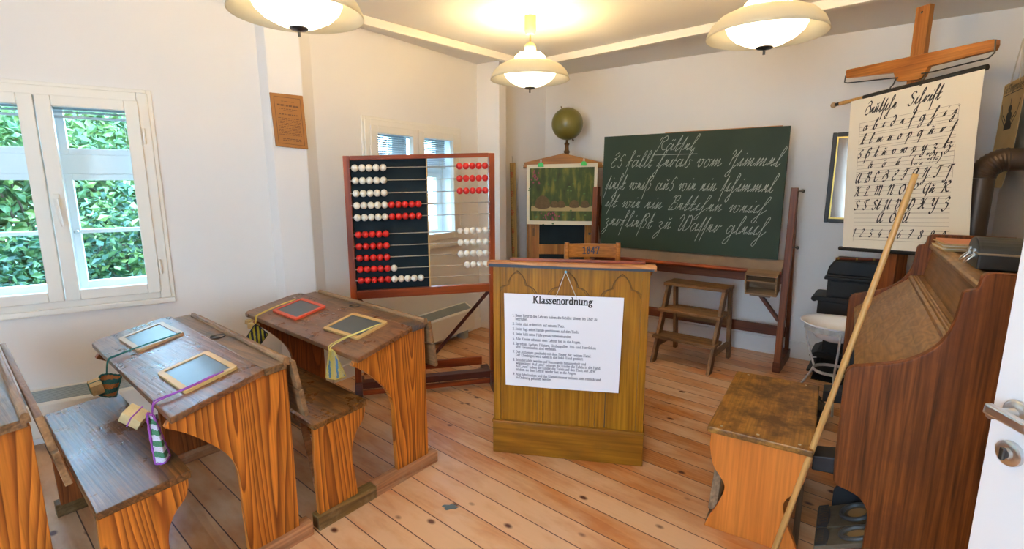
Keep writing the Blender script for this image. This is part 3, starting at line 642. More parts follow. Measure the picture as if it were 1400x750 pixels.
# ---------------------------------------------------------------- double (box) windows
def window(name, O, D, N, width, z0, z1, sash_z, blind_h, handle=True, label='', label_blind=''):
    """O: left bottom corner on the inner wall face (x along D, y outward, z up)"""
    rz = math.atan2(D[1], D[0]); root = thing(name, label, 'window', (O[0], O[1], 0), rz); root['kind'] = 'structure'
    del root['category']; W = width; mid = W/2
    f = MB()
    for a, b, c, d in ((-.005,.05,z0,z1),(W-.05,W+.005,z0,z1),(.05,W-.05,z0,z0+.05),(.05,W-.05,z1-.055,z1)): f.box(a, b, -.022, .06, c, d)
    f.build('window_frame', 'cream_paint', root, bevel=.006)
    m = MB()
    for a, b, c, d in ((-.025,0,z0-.03,z1+.02),(W,W+.025,z0-.03,z1+.02),(0,W,z1,z1+.02)): m.box(a, b, -.012, .02, c, d)
    m.build('architrave', 'cream_paint', root, bevel=.004)
    sl = MB(); sl.box(-.025, W+.025, -.026, .02, z0-.035, z0); sl.build('window_sill', 'cream_paint', root, bevel=.008)
    rv = MB()   # lining of the reveal
    for a, b, c, d in ((0,.012,z0,z1),(W-.012,W,z0,z1),(.012,W-.012,z0,z0+.012),(.012,W-.012,z1-.012,z1)): rv.box(a, b, .06, .30, c, d)
    rv.build('reveal_lining', 'white_paint', root)
    sz0, sz1 = sash_z
    for a, b in ((.045, mid-.003), (mid+.003, W-.045)):      # inner casements
        s = MB(); st = .066
        s.box(a, a+st, -.034, .012, sz0, sz1); s.box(b-st, b, -.034, .012, sz0, sz1); s.box(a+st, b-st, -.034, .012, sz0, sz0+.06); s.box(a+st, b-st, -.034, .012, sz1-.058, sz1)
        so = s.build('casement', 'cream_paint', root, bevel=.005)
        MB().box(a+st-.005, b-st+.005, -.012, -.008, sz0+.055, sz1-.053).build('pane', 'glass', so)
        hx = a if a < mid-.1 and b < mid else b
        for hz in (sz0+.16, sz1-.2):
            MB().tube([(hx+(.012 if hx > mid else -.012), -.036, hz-.045), (hx+(.012 if hx > mid else -.012), -.036, hz+.045)], .007).build('hinge', 'cream_paint', so)
    if handle:
        h = MB(); hz = (sz0+sz1)/2-.045
        h.box(mid+.018, mid+.046, -.042, -.032, hz-.02, hz+.085); h.build('handle_plate', 'cream_paint', root, bevel=.004)
        g = MB(); g.tube([(mid+.032,-.042,hz+.05),(mid+.032,-.075,hz+.05)], .009); g.tube([(mid+.032,-.072,hz+.06),(mid+.036,-.076,hz-.02),(mid+.045,-.07,hz-.095)], [.010,.009,.006])
        g.build('window_handle', 'cream_paint', root, smooth=True)
    # outer window: mullion, transom, glazing bars
    y0, y1 = .215, .265; H = z1-z0
    o = MB(); o.box(.012, .06, y0, y1, z0+.012, z1-.012); o.box(W-.06, W-.012, y0, y1, z0+.012, z1-.012); o.box(.06, W-.06, y0, y1, z0+.012, z0+.075); o.box(.06, W-.06, y0, y1, z1-.06, z1-.012)
    o.box(mid-.05, mid+.05, y0, y1, z0+.07, z1-.06); tz = z0+H*.62
    o.box(.06, W-.06, y0-.008, y1, tz, tz+.115); of = o.build('outer_frame', 'white_paint', root, bevel=.004)
    for a, b in ((.06, mid-.05), (mid+.05, W-.06)):
        s = MB(); st = .036
        for c, d in ((z0+.075, tz), (tz+.115, z1-.06)):
            s.box(a, a+st, y0-.012, y1-.01, c, d); s.box(b-st, b, y0-.012, y1-.01, c, d); s.box(a+st, b-st, y0-.012, y1-.01, c, c+st); s.box(a+st, b-st, y0-.012, y1-.01, d-st, d)
        zz = (z0+.075+tz)/2; s.box(a+st, b-st, y0-.008, y1-.012, zz-.012, zz+.012)
        so = s.build('outer_sash', 'white_paint', root, bevel=.003)
        MB().box(a+.03, b-.03, y0+.015, y0+.019, z0+.1, z1-.09).build('pane', 'glass', so)
        k = MB(); k.sphere((b-.018 if a < mid-.1 and b < mid else a+.018, y0-.022, zz), .014, 10, 8); k.build('knob', 'steel', so, smooth=True)
    # slatted blinds between the two windows
    for i, (a, b) in enumerate(((.075, mid-.02), (mid+.02, W-.075))):
        bl = thing('slat_blind', label_blind % ('left', 'right')[i], 'blind', (O[0]+D[0]*(a+b)/2+N[0]*.11, O[1]+D[1]*(a+b)/2+N[1]*.11, z1-.03), rz, 'slat blinds in the windows')
        hw = (b-a)/2; r = MB(); r.box(-hw, hw, -.014, .014, -.03, -.002); r.build('head_rail', 'blind', bl)
        sl = MB(); k = max(4, int(blind_h/.017))
        for j in range(k):
            z = -.035-blind_h*j/k; c, s_ = .011*math.cos(R(35)), .011*math.sin(R(35))
            sl.add([(-hw,-c,z-s_),(hw,-c,z-s_),(hw,c,z+s_),(-hw,c,z+s_),(-hw,-c,z-s_+.001),(hw,-c,z-s_+.001),(hw,c,z+s_+.001),(-hw,c,z+s_+.001)], [(0,1,2,3),(4,5,6,7),(0,1,5,4),(2,3,7,6),(1,2,6,5),(3,0,4,7)])
        so = sl.build('slats', 'blind', bl); MB().box(-hw, hw, -.012, .012, -.05-blind_h, -.037-blind_h).build('bottom_rail', 'blind', bl)
        pull = MB()
        for x in (-hw*.6, hw*.6): MB().tube([(x, -.014, -.03), (x, -.014, -.04-blind_h)], .0014, 5).build('ladder_cord', 'string', bl)
        pull.tube([(hw*.75, -.02, -.02), (hw*.75, -.02, -.30 if blind_h < .2 else -.5)], .0016, 5); pull.build('pull_cord', 'string', bl)
    return root
window('window_1', P1-D1*1.0, D1, N1, 1.0, .79, 2.02, (.83, 1.972), .075, True, '', 'grey slat blind drawn up at the top of the big left window, its %s half')
window('window_2', P2+D2*.42, D2, N2, 1.12, .945, 1.985, (.985, 1.94), .27, True, '', 'grey slat blind half lowered in the window behind the counting frame, %s half')
window('window_added', A0+D1*.25, D1, N1, 1.0, .79, 2.02, (.83, 1.972), .075, True, '', 'grey slat blind drawn up in the window beyond the picture, %s half')  # added window out of view, a daylight source for the room

# electric storage heaters below the windows
def heater(name, O, D, ln, z0, z1, dep, label):
    rz = math.atan2(D[1], D[0]); t = thing(name, label, 'heater', (O[0], O[1], 0), rz)
    MB().prism([(0,z0),(-dep,z0+.01),(-dep,z1-.06),(-.02,z1),(0,z1)], 'x', 0, ln).build('casing', 'heater_white', t, bevel=.006)
    g = MB()
    sl = (.06)/(dep-.02); nx = Vector((0, -sl, 1)).normalized()
    for i in range(9):
        y = -.035-(dep-.06)*i/8; z = z1-.06*((-y)-.02)/(dep-.02); g.box(.03, ln-.03, y-.003, y+.003, z-.004, z+.006)
    g.build('top_grille', 'heater_grille', t)
    for x in (.08, ln-.14): MB().box(x, x+.06, -dep+.02, -.02, 0, z0+.01).build('foot', 'heater_grille', t)
    return t
heater('storage_heater', P2+D2*.33-N2*.022, D2, 1.23, .075, .335, .13, 'low cream heater with a grey top grille on the wall under the far window')
heater('storage_heater', P1-D1*1.12-N1*.022, D1, 1.05, .075, .335, .13, 'low cream heater against the wall behind the dark bench near the left window')

# ---------------------------------------------------------------- garden outside
struct(MB().box(-14, 8, -2, 16, -.62, -.6), 'ground', 'grass')
def shrub(name, label, c, rad, n, mats, leaf=.06, seed=0, core=True):
    rnd = random.Random(seed); t = thing(name, label, 'shrub', (c[0], c[1], -.6), rnd.random()*6, 'shrubs outside the windows')
    st = MB()
    for k in range(6):
        a = rnd.random()*6.28; x, y = rad[0]*.5*math.cos(a), rad[1]*.5*math.sin(a); st.tube([(0,0,0),(x*.4,y*.4,rad[2]*.6),(x,y,rad[2]*1.5)], [.03,.02,.008], 6)
    st.build('stems', 'bark', t)
    per = n//len(mats)
    for m_ in mats:
        b = MB()
        for k in range(per):
            u = rnd.random()*6.28; v = math.acos(2*rnd.random()-1); r = .55+.5*rnd.random()
            p = Vector((rad[0]*r*math.sin(v)*math.cos(u), rad[1]*r*math.sin(v)*math.sin(u), rad[2]*(1+.98*r*math.cos(v))))
            ax = Vector((rnd.gauss(0,1), rnd.gauss(0,1), rnd.gauss(0,.7)))
            if ax.length < .1: continue
            ax.normalize(); sd = ax.cross(Vector((rnd.gauss(0,1), rnd.gauss(0,1), rnd.gauss(0,1))))
            if sd.length < .1: continue
            sd.normalize(); s_ = leaf*(.6+.8*rnd.random()); nm = ax.cross(sd)*s_*.12
            b.add([p-ax*s_*.6, p+sd*s_*.38-nm, p+ax*s_*.7, p-sd*s_*.38-nm, p+nm], [(0,1,4),(1,2,4),(2,3,4),(3,0,4)])
        b.build('foliage', m_, t, stuff=True)
    return t
def outside(O, D, N, s, d): v = O+D*s+N*d; return (v[0], v[1])
shrub('garden_shrub', 'dense dark green shrub low outside the left window', outside(P1, D1, N1, -1.1, 2.0), (1.1,.8,.85), 7000, ['leaf_deep','leaf_mid'], .055, 1)
shrub('garden_shrub', 'bright yellow-green shrub seen through the right half of the left window', outside(P1, D1, N1, -.15, 2.3), (1.0,.8,1.05), 5500, ['leaf_bright','leaf_mid','leaf_deep'], .065, 2)
shrub('garden_shrub', 'tall pale green shrub filling the upper panes of the left window', outside(P1, D1, N1, -.9, 3.6), (2.4,1.0,1.6), 9000, ['leaf_bright','leaf_mid'], .08, 3)
shrub('garden_shrub', 'dark green shrub at the far left beyond the left window', outside(P1, D1, N1, -2.6, 2.4), (1.0,.9,1.2), 4000, ['leaf_deep','leaf_mid'], .065, 4)
shrub('garden_shrub', 'broad pale hedge far behind the other shrubs outside the left window', outside(P1, D1, N1, -1.2, 5.6), (4.2,1.0,1.85), 18000, ['leaf_mid','leaf_bright'], .12, 6)
shrub('garden_shrub', 'broad green hedge far outside the window behind the counting frame', outside(P2, D2, N2, 2.6, 5.2), (2.6,.8,1.5), 6000, ['leaf_mid','leaf_bright'], .15, 7)
shrub('garden_shrub', 'leafy shrub glimpsed through the window behind the counting frame', outside(P2, D2, N2, 1.9, 2.6), (1.1,.9,1.0), 4000, ['leaf_bright','leaf_mid'], .075, 5)

# ---------------------------------------------------------------- school desks and benches in their row
R0 = Vector((-.405, 2.540, 0)); RD = Vector((.612, .7909, 0)); RW = Vector((.7909, -.612, 0)); ROWZ = math.atan2(.7909, .612) - PI/2
K = .058       # the old pieces stand a little out of square
def skew(v): return Vector((v.x, v.y - K*v.x, v.z))
def row(s, t=0., z=0.): p = R0+RD*s+RW*t; return (p.x, p.y, z)
def sk(mb): return mb.xf(skew)
LZ = lambda y: .724+(y+.47)*(.795-.724)/.31          # height of the sloping lid
def desk(label, loc, group='school desks in the row'):
    t = thing('school_desk', label, 'desk', loc, ROWZ, group); W = 1.2
    # lid with a rounded outer corner
    th = .024; P = [(0,-.472),(0,-.148)] + [(-W+.05,-.135)] + [(-W+.02,-.145),(-W-.01,-.20)] + arc(-W-.02, -.442, .03, 180, 270, 5)
    mb = MB(); n = len(P)
    vs = [(x, y, LZ(y)) for x, y in P] + [(x, y, LZ(y)-th) for x, y in P]
    mb.add(vs, [tuple(range(n)), tuple(range(2*n-1, n-1, -1))] + [(i, (i+1) % n, n+(i+1) % n, n+i) for i in range(n)])
    sk(mb).build('lid', 'desk_top', t, bevel=.005)
    b = MB(); b.prism([(-.147,.770),(-.147,.799),(-.06,.803),(-.06,.775)], 'x', -1.12, .002); sk(b).build('pen_strip', 'pen_strip', t, bevel=.003)
    b = MB(); b.prism([(-.072,.79),(-.075,.812)] + arc(-.062, .812, .011, 180, 0, 5) + [(-.049,.79)], 'x', -1.06, .004); sk(b).build('ledge', 'worn_edge', t, bevel=.002)
    b = MB(); b.lathe([(0,.8005),(.026,.8005),(.031,.806),(.034,.8035)], 18, (-.575,-.112,0)); sk(b).build('inkwell', 'black', t, smooth=True)
    prof = [(-.052,.062),(-.26,.062)] + [(q[0], q[1]) for q in spline([(-.266,.30),(-.270,.42),(-.30,.50),(-.36,.577),(-.43,.645),(-.487,.685)], 4)] + [(-.475,.702),(-.46,LZ(-.46)-.026),(-.15,LZ(-.15)-.026),(-.147,.772),(-.052,.772)]
    for x0, x1, m_ in ((-.05,-.02,'desk_panel'), (-1.10,-1.07,'desk_panel_shaded')):
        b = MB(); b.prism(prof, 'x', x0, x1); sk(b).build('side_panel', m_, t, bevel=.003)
    for x0, x1 in ((-.062,0), (-1.12,-1.06)):
        b = MB(); b.box(x0, x1, -.408, -.001, 0, .064); sk(b).build('runner', 'runner_wood', t, bevel=.004)
    # backboards: two slats leaning outward, forming the rest of the bench in front
    for (ya, za), (yb, zb) in (((-.042,.795),(-.022,.675)), ((-.019,.665),(.0,.545))):
        b = MB(); b.prism([(ya,za),(yb,zb),(yb+.02,zb+.003),(ya+.02,za+.003)], 'x', -1.10, .0); sk(b).build('backboard', 'worn_edge', t, bevel=.003)
    b = MB(); b.box(-1.07, -.05, -.10, -.08, .58, .70); sk(b).build('cross_rail', 'desk_panel_shaded', t, bevel=.003)
    return t
def bench(label, loc, group='pupils\' benches in the row', brace=False):
    t = thing('school_bench', label, 'bench', loc, ROWZ, group)
    b = MB(); b.prism([(-.292,.462),(-.292,.486),(-.02,.509),(-.02,.478)], 'x', -1.05, -.012); sk(b).build('seat', 'seat_wood', t, bevel=.005)
    prof = [(-.092,.062),(-.29,.062),(-.293,.30),(-.288,.463),(-.03,.482)] + [(q[0], q[1]) for q in spline([(-.03,.455),(-.045,.41),(-.085,.365),(-.108,.30),(-.108,.22),(-.096,.12)], 3)]
    for x0, x1, m_ in ((-.045,-.018,'desk_panel'), (-1.03,-1.003,'desk_panel_shaded')):
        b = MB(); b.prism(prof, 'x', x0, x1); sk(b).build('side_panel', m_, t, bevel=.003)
    for x0, x1 in ((-.060,.002), (-1.08,-1.02)):
        b = MB(); b.box(x0, x1, -.306, -.001, 0, .062); sk(b).build('runner', 'runner_olive', t, bevel=.004)
    if brace:
        b = MB(); b.bar((-.05,-.27,.14), (-.15,-.27,.45), .012, .03, (0,1,0)); sk(b).build('brace', 'runner_wood', t, bevel=.002)
    b = MB(); b.box(-1.0, -.045, -.26, -.24, .40, .462); sk(b).build('apron', 'seat_wood', t, bevel=.002)
    return t
desk('brown sloping school desk nearest the counting frame, with a red slate on it', row(0))
desk('brown sloping school desk in the middle of the row, carrying two pale-framed slates', row(-.74))
desk('brown sloping school desk cut off by the left edge, bare, with only its ink hole', row(-1.475, -.15))
bench('brown plank bench between the two desks with slates', row(-.408), brace=True)
bench('dark shiny bench between the cut-off desk and the middle desk', row(-1.148))

# slates with their cords, knitted cloths and sponges
def deskpoint(s0, t0, x, y, z): p = R0+RD*(s0+y-K*x)+RW*(t0+x); return Vector((p.x, p.y, z))
def slate(label, s0, cx, cy, frame, rot=0., ln=.30, wd=.195):
    tilt = math.atan(.071/.31)
    p = deskpoint(s0, 0, cx, cy, LZ(cy)+.001); t = thing('slate', label, 'slate', p, 0, 'slates lying on the desks')
    t.rotation_euler = (Matrix.Rotation(ROWZ-K+rot, 4, 'Z') @ Matrix.Rotation(tilt, 4, 'X')).to_euler()
    L, W, f = ln/2, wd/2, .021
    def ring(o, i): return o, i
    b = MB(); cr = .014
    out = arc(L-cr, W-cr, cr, 0, 90, 4)+arc(-L+cr, W-cr, cr, 90, 180, 4)+arc(-L+cr, -W+cr, cr, 180, 270, 4)+arc(L-cr, -W+cr, cr, 270, 360, 4)
    inn = [(L-f, 0.)]; n = len(out)
    inn = [(max(-L+f, min(L-f, x)), max(-W+f, min(W-f, y))) for x, y in out]
    vs = [(x,y,0) for x,y in out]+[(x,y,.011) for x,y in out]+[(x,y,.011) for x,y in inn]+[(x,y,0) for x,y in inn]; fs = []
    for i in range(n):
        j = (i+1) % n
        for a, c in ((0,1),(1,2),(2,3),(3,0)): fs.append((a*n+i, a*n+j, c*n+j, c*n+i))
    b.add(vs, fs).build('frame', frame, t)
    MB().box(-L+f-.003, L-f+.003, -W+f-.003, W-f+.003, .002, .0075).build('writing_face', 'slate', t)
    return t
slate('red-framed slate on the desk nearest the counting frame', 0, -.89, -.292, 'frame_red', R(-1))
slate('yellow wood-framed slate on the right end of the desk with the red slate', 0, -.312, -.278, 'frame_yellow', R(3))
slate('pale wood-framed slate at the window end of the middle desk', -.74, -.94, -.286, 'frame_pale', R(2))
slate('yellow wood-framed slate at the right front of the middle desk', -.74, -.272, -.297, 'frame_yellow', R(2))
def cord(mb, s0, pts, r=.0026):
    """pts given on the desk (x, y, height above lid or None, absolute z)"""
    P = []
    for x, y, z in pts: P.append(deskpoint(s0, 0, x, y, LZ(y)+.006 if z is None else z))
    mb.tube(spline(P, 5), r, 6); return mb
def knit(name, label, s0, x, y, ztop, shape, mat, edge, yarn_pts, rot=0., scallop=True, curl=.015, yarn=None):
    """a crocheted cloth hanging by its yarn; shape = 4 corners (u, dz) in its own plane"""
    p = deskpoint(s0, 0, x, y, ztop); t = thing(name, label, 'cloth', p, rot, 'crocheted slate cloths'); a, b, c, d = [Vector((u, 0, z)) for u, z in shape]
    n = 10; mb = MB(); g = []
    for i in range(n+1):
        for j in range(n+1):
            u, v = i/n, j/n; q = a*(1-u)*(1-v)+b*u*(1-v)+c*u*v+d*(1-u)*v
            g.append(Vector((q.x, curl*math.sin(u*5+v*2.2)-.01*v, q.z)))
    th = .004; vs = g+[v+Vector((0,th,0)) for v in g]; m_ = (n+1)**2; fs = []
    for i in range(n):
        for j in range(n):
            k = i*(n+1)+j; fs += [(k, k+1, k+n+2, k+n+1), (m_+k, m_+k+n+1, m_+k+n+2, m_+k+1)]
    rim = [i*(n+1) for i in range(n+1)]+[n*(n+1)+j for j in range(1, n+1)]+[i*(n+1)+n for i in range(n-1, -1, -1)]+[j for j in range(n-1, 0, -1)]
    for i in range(len(rim)): fs.append((rim[i], rim[(i+1) % len(rim)], m_+rim[(i+1) % len(rim)], m_+rim[i]))
    mb.add(vs, fs).build('knitted_cloth', mat, t, smooth=True)
    e = MB(); pts = [g[k]+Vector((0,th/2,0)) for k in rim]
    e.tube(pts, [.0052 if i % 2 else .0032 for i in range(len(pts))] if scallop else .003, 6, closed=True); e.build('edging', edge, t, smooth=True)
    y_ = MB()
    inv = t.matrix_basis.inverted()
    for line in yarn_pts:
        P = [inv @ deskpoint(s0, 0, px, py, LZ(py)+.0135 if pz is None else pz) for px, py, pz in line]
        y_.tube(spline(P, 5), .0026, 6)
    y_.build('yarn', yarn or edge, t, smooth=True)
    return t
fr_ = -.49
knit('slate_cloth', 'navy and yellow striped crocheted cloth hanging from the desk with the red slate, window end', 0, -1.03, -.497, .690, [(0,.005),(.062,-.058),(.018,-.118),(-.052,-.070)], 'knit_navy', 'dark_blue_paint',
     [[(-1.03,-.24,.796),(-1.055,-.30,.782),(-1.066,-.37,None),(-1.055,-.46,None),(-1.045,-.478,.73),(-1.032,-.492,.70)], [(-1.035,-.26,.79),(-1.075,-.36,None),(-1.068,-.46,None),(-1.06,-.478,.728),(-1.04,-.492,.69)]], rot=R(29), yarn='yellow_yarn', scallop=False)
knit('slate_cloth', 'pale yellow and blue crocheted cloth hanging below the yellow-framed slate near the counting frame', 0, -.19, -.497, .712, [(-.005,.012),(.014,.012),(.060,-.125),(-.028,-.120)], 'knit_yellow', 'pale_yellow_yarn',
     [[(-.172,-.22,.797),(-.192,-.31,.778),(-.222,-.41,None),(-.222,-.478,.730),(-.195,-.492,.715)], [(-.178,-.24,.793),(-.206,-.33,.772),(-.236,-.42,None),(-.238,-.478,.730),(-.2,-.492,.71)]], rot=R(22))
knit('slate_cloth', 'teal and orange crocheted cloth hanging at the window end of the middle desk', -.74, -.85, -.50, .665, [(-.012,.0),(.060,-.012),(.030,-.112),(-.042,-.075)], 'knit_teal', 'teal_yarn',
     [[(-.775,-.205,.803),(-.795,-.27,.787),(-.822,-.38,.762),(-.832,-.45,None),(-.838,-.478,.73),(-.845,-.49,.67)], [(-.785,-.23,.797),(-.815,-.33,.774),(-.845,-.44,None),(-.852,-.478,.728),(-.858,-.49,.66)]], rot=R(42))
knit('slate_cloth', 'green and white crocheted cloth with violet edging hanging from the middle desk', -.74, -.145, -.50, .690, [(-.006,.010),(.010,.010),(.045,-.165),(.0,-.180)], 'knit_violet', 'violet_yarn',
     [[(-.128,-.25,.79),(-.135,-.36,None),(-.15,-.44,None),(-.155,-.478,.73),(-.148,-.49,.695)], [(-.132,-.28,.785),(-.15,-.40,None),(-.168,-.46,None),(-.17,-.478,.73),(-.152,-.49,.69)]], rot=R(46))
def sponge(label, s0, x, y, z, sx, sy, sz, rot, mat='sponge', tilt=(0,0), yarn=None):
    p = deskpoint(s0, 0, x, y, z); t = thing('sponge', label, 'sponge', p, 0, 'slate sponges'); t.rotation_euler = (R(tilt[0]), R(tilt[1]), rot)
    MB().box(-sx, sx, -sy, sy, -sz, sz).build('sponge_block', mat, t, bevel=.006, smooth=True)
    tie = MB(); tie.tube([(0,-sy-.001,sz+.001),(0,sy+.001,sz+.001),(0,sy+.001,-sz-.001),(0,-sy-.001,-sz-.001)], .0022, 6, closed=True); tie.build('tie', yarn or 'string', t)
    return t
sponge('pale foam sponge tied to the violet yarn at the middle desk', -.74, -.235, -.525, .675, .036, .028, .024, R(10), 'sponge', (20,35), 'violet_yarn')
sponge('small foam sponge tied in front of the teal crocheted cloth', -.74, -.835, -.535, .625, .030, .022, .026, R(-40), 'sponge_pale', (10,15), 'teal_yarn')
sponge('upper wooden-looking sponge block under the window end of the desk with the red slate', 0, -1.145, -.475, .682, .030, .018, .014, R(-10), 'sponge_pale', (0,8), 'yellow_yarn')
sponge('lower sponge block above the navy striped cloth', 0, -1.085, -.485, .672, .030, .019, .017, R(-18), 'sponge_pale', (0,5), 'yellow_yarn')

# ---------------------------------------------------------------- lectern with its class-rules sheet
LP = Vector((-.108, 2.641)); LQ = Vector((.699, 2.483)); LDIR = (LQ-LP).normalized(); LW = (LQ-LP).length
t = thing('lectern', 'ochre wooden lectern with carved pointed arches standing in the middle of the room', 'lectern', (LP.x, LP.y, 0), math.atan2(LDIR.y, LDIR.x))
DEP = .40
MB().box(.0, LW, .0, DEP, 0, .185).build('plinth', 'podium_base', t, bevel=.006)
MB().box(.006, LW-.006, .012, .034, .185, 1.066).build('front_panel', 'podium_wood', t)
for a, b in ((.006,.03), (LW-.03, LW-.006)): MB().prism([(.034,.185),(DEP-.02,.185),(DEP-.02,.962),(.055,1.062),(.034,1.064)], 'x', a, b).build('side_panel', 'podium_wood', t, bevel=.002)
MB().box(-.004, LW+.004, -.004, DEP, .183, .197).build('plinth_moulding', 'podium_base', t, bevel=.005)
for a, b in ((.006,.045), (LW-.045, LW-.006)): MB().box(a, b, .004, .014, .197, 1.066).build('stile', 'podium_wood', t, bevel=.003)
for x in (.265, .545): MB().box(x-.015, x+.015, .005, .014, .197, .62).build('stile', 'podium_wood', t, bevel=.003)
ar = MB()       # scratched pointed trefoil arches, double line
for cx in (.135, .407, .680):
    for k, r_ in ((1., .0026), (.88, .0018)):
        h = .118*k; pts = [(-h,.55),(-h,.88)] + spline([(-h,.88),(-h*.92,.922),(-h*.70,.955),(-h*.42,.966)], 4) + spline([(-h*.42,.970),(-h*.35,.998),(-h*.2,1.024),(0,1.044-.012*(1-k)*8)], 4)
        pts = pts + [(-x, z) for x, z in pts[::-1]]
        ar.tube([(cx+x, .0115, z) for x, z in pts], r_, 6)
    ar.box(cx-.135, cx-.1, .0108, .0124, .848, .851); ar.box(cx+.1, cx+.135, .0108, .0124, .848, .851)
for x in (.0455, .249, .281, .529, .561, LW-.0455): ar.box(x-.0014, x+.0014, .0105, .0124, .198, .60 if .1 < x < .7 else .86)
ar.build('arch_tracery', 'groove', t)
crk = MB(); crk.poly([(.612,.0112,.20),(.617,.0112,.20),(.616,.0112,.40),(.613,.0112,.40)]); crk.build('crack', 'black', t)
tp = MB(); tp.prism([(-.018,1.066),(-.018,1.094),(.06,1.092),(DEP+.02,.985),(DEP+.02,.957),(.06,1.064)], 'x', -.022, LW+.022); tp.build('top_board', 'podium_top', t, bevel=.005)
MB().prism([(-.012,1.0665),(LW*.4,1.0665),(LW+.01,1.067),(LW+.01,1.078),(LW*.5,1.077),(-.012,1.084)], 'y', -.0195, -.0172).build('paint_edge', 'dark_blue_paint', t)
MB().box(.09, LW-.03, .035, .06, 1.0925, 1.108).build('pencil_rail', 'mahogany', t, bevel=.004)
MB().box(LW-.03, LW+.025, DEP-.05, DEP+.05, .09, .20).build('foot_block', 'dark_blue_paint', t, bevel=.01)
nail = MB(); nail.sphere((.395, -.022, 1.052), .007, 10, 8); nail.build('blue_pin', plain('pin_blue', (.12,.45,.75), .4), t, smooth=True)
# rules sheet (hangs from the pin by a thread, slightly crooked)
sh = thing('rules_sheet', 'white printed sheet of class rules hung by a thread on the lectern', 'notice', (LP.x, LP.y, 0), math.atan2(LDIR.y, LDIR.x))
SX0, SX1, SZ0, SZ1 = .068, .692, .415, .925
def sheetpt(u, v, d=0.):      # u along, v up, a gentle sag of the lower corners
    return Vector((SX0+u+.010*(1-v/(SZ1-SZ0))*(.5-u/(SX1-SX0))*2, -.006-d-.010*(1-v/(SZ1-SZ0))-.004*math.sin(u*7), SZ0+v-.012*(u/(SX1-SX0)-.5)*2*0))
b = MB(); nu, nv = 14, 10; g = [sheetpt((SX1-SX0)*i/nu, (SZ1-SZ0)*j/nv) for i in range(nu+1) for j in range(nv+1)]
g2 = [v+Vector((0,.0016,0)) for v in g]; m_ = len(g); fs = []
for i in range(nu):
    for j in range(nv):
        k = i*(nv+1)+j; fs += [(k, k+nv+1, k+nv+2, k+1), (m_+k, m_+k+1, m_+k+nv+2, m_+k+nv+1)]
b.add(g+g2, fs).build('paper', 'paper', sh, smooth=True)
tx = MB(); sw = SX1-SX0; put = lambda u, v: sheetpt(u, v, .0012)
TH = SZ1-SZ0; s_ = .0255; wt = text_width(ROM, 'Klassenordnung', .02)*s_
letters(tx, ROM, 'Klassenordnung', sw/2-wt/2, TH-.046, s_, nib(.27,.10), put, sp=.02)
tx.build('heading', 'black_ink', sh)
rules = ['1. Beim Eintritt des Lehrers haben die Schüler diesen im Chor zu', '    begrüßen.', '', '2. Jeder sitzt ordentlich auf seinem Platz.', '', '3. Jeder legt seine Hände geschlossen auf den Tisch.', '', '4. Jeder hält seine Füße genau nebeneinander.', '', '5. Alle Kinder schauen dem Lehrer fest in die Augen.', '',
 '6. Sprechen, Lachen, Flüstern, Umhergaffen, Hin- und Herrücken', '    und Herumlaufen sind verboten.', '', '7. Das Aufzeigen geschieht mit dem Finger der rechten Hand.', '    Der Ellenbogen wird dabei in die linke Hand gestützt.', '', '8. Schiefertafeln werden auf Kommando herausgeholt und', '    weggeräumt. Auf „eins" nehmen die Kinder die Tafeln in die Hand.', '    Auf „zwei" heben die Kinder die Tafeln auf den Tisch; auf „drei"', '    blicken sie dem Lehrer wieder fest in die Augen.', '',
 '9. Alle Schulsachen und das Klassenzimmer müssen stets reinlich und', '    in Ordnung gehalten werden.']
tx = MB(); v = TH-.125; fs_ = .0092
for ln in rules:
    if not ln: v -= .0095; continue
    letters(tx, ROM, ln.strip(), .045+(.016 if ln[0] == ' ' else 0), v, fs_, nib(.20,.10), put, sp=.0); v -= .0178
tx.build('rules_text', 'blue_ink', sh)
th_ = MB()
th_.tube([(.345,-.012,.917),(.393,-.026,1.05),(.397,-.026,1.05),(.452,-.012,.915)], .0018, 6); th_.build('thread', 'string', sh)

# ---------------------------------------------------------------- counting frame (abacus) on its stand
AL = Vector((-1.095, 3.345)); AR = Vector((-.125, 3.60)); AD = (AR-AL).normalized(); AW = (AR-AL).length
t = thing('counting_frame', 'large red-brown counting frame of red and white beads standing before the far window', 'abacus', (AL.x, AL.y, 0), math.atan2(AD.y, AD.x))
b = MB(); PW = .042
zl0, zl1, zr0, zr1 = .74, 1.672, .745, 1.705
def zt(x): return zl1+(zr1-zl1)*x/AW
for x in (0, AW-PW): 
    b = MB(); b.box(x, x+PW, -.02, .02, .06, zt(x)); b.build('post', 'mahogany_z', t, bevel=.004)
b = MB(); b.bar((PW, 0, zl1-.014), (AW-PW, 0, zr1-.014), .036, .028); b.build('top_rail', 'mahogany', t, bevel=.003)
b = MB(); b.bar((PW, 0, .752), (AW-PW, 0, .757), .044, .058); b.build('bottom_rail', 'mahogany', t, bevel=.004)
b = MB(); xb = .535*AW; b.add([(PW,.010,.78),(xb,.010,.78),(xb,.010,zt(xb)-.028),(PW,.010,zl1-.028),(PW,.016,.78),(xb,.016,.78),(xb,.016,zt(xb)-.028),(PW,.016,zl1-.028)],
   [(0,1,2,3),(4,5,6,7),(0,1,5,4),(1,2,6,5),(2,3,7,6),(3,0,4,7)]); b.build('dark_board', 'abacus_board', t)
MB().bar((xb, .006, .78), (xb, .006, zt(xb)-.028), .008, .02, (0,1,0)).build('edge_strip', 'frame_yellow', t)
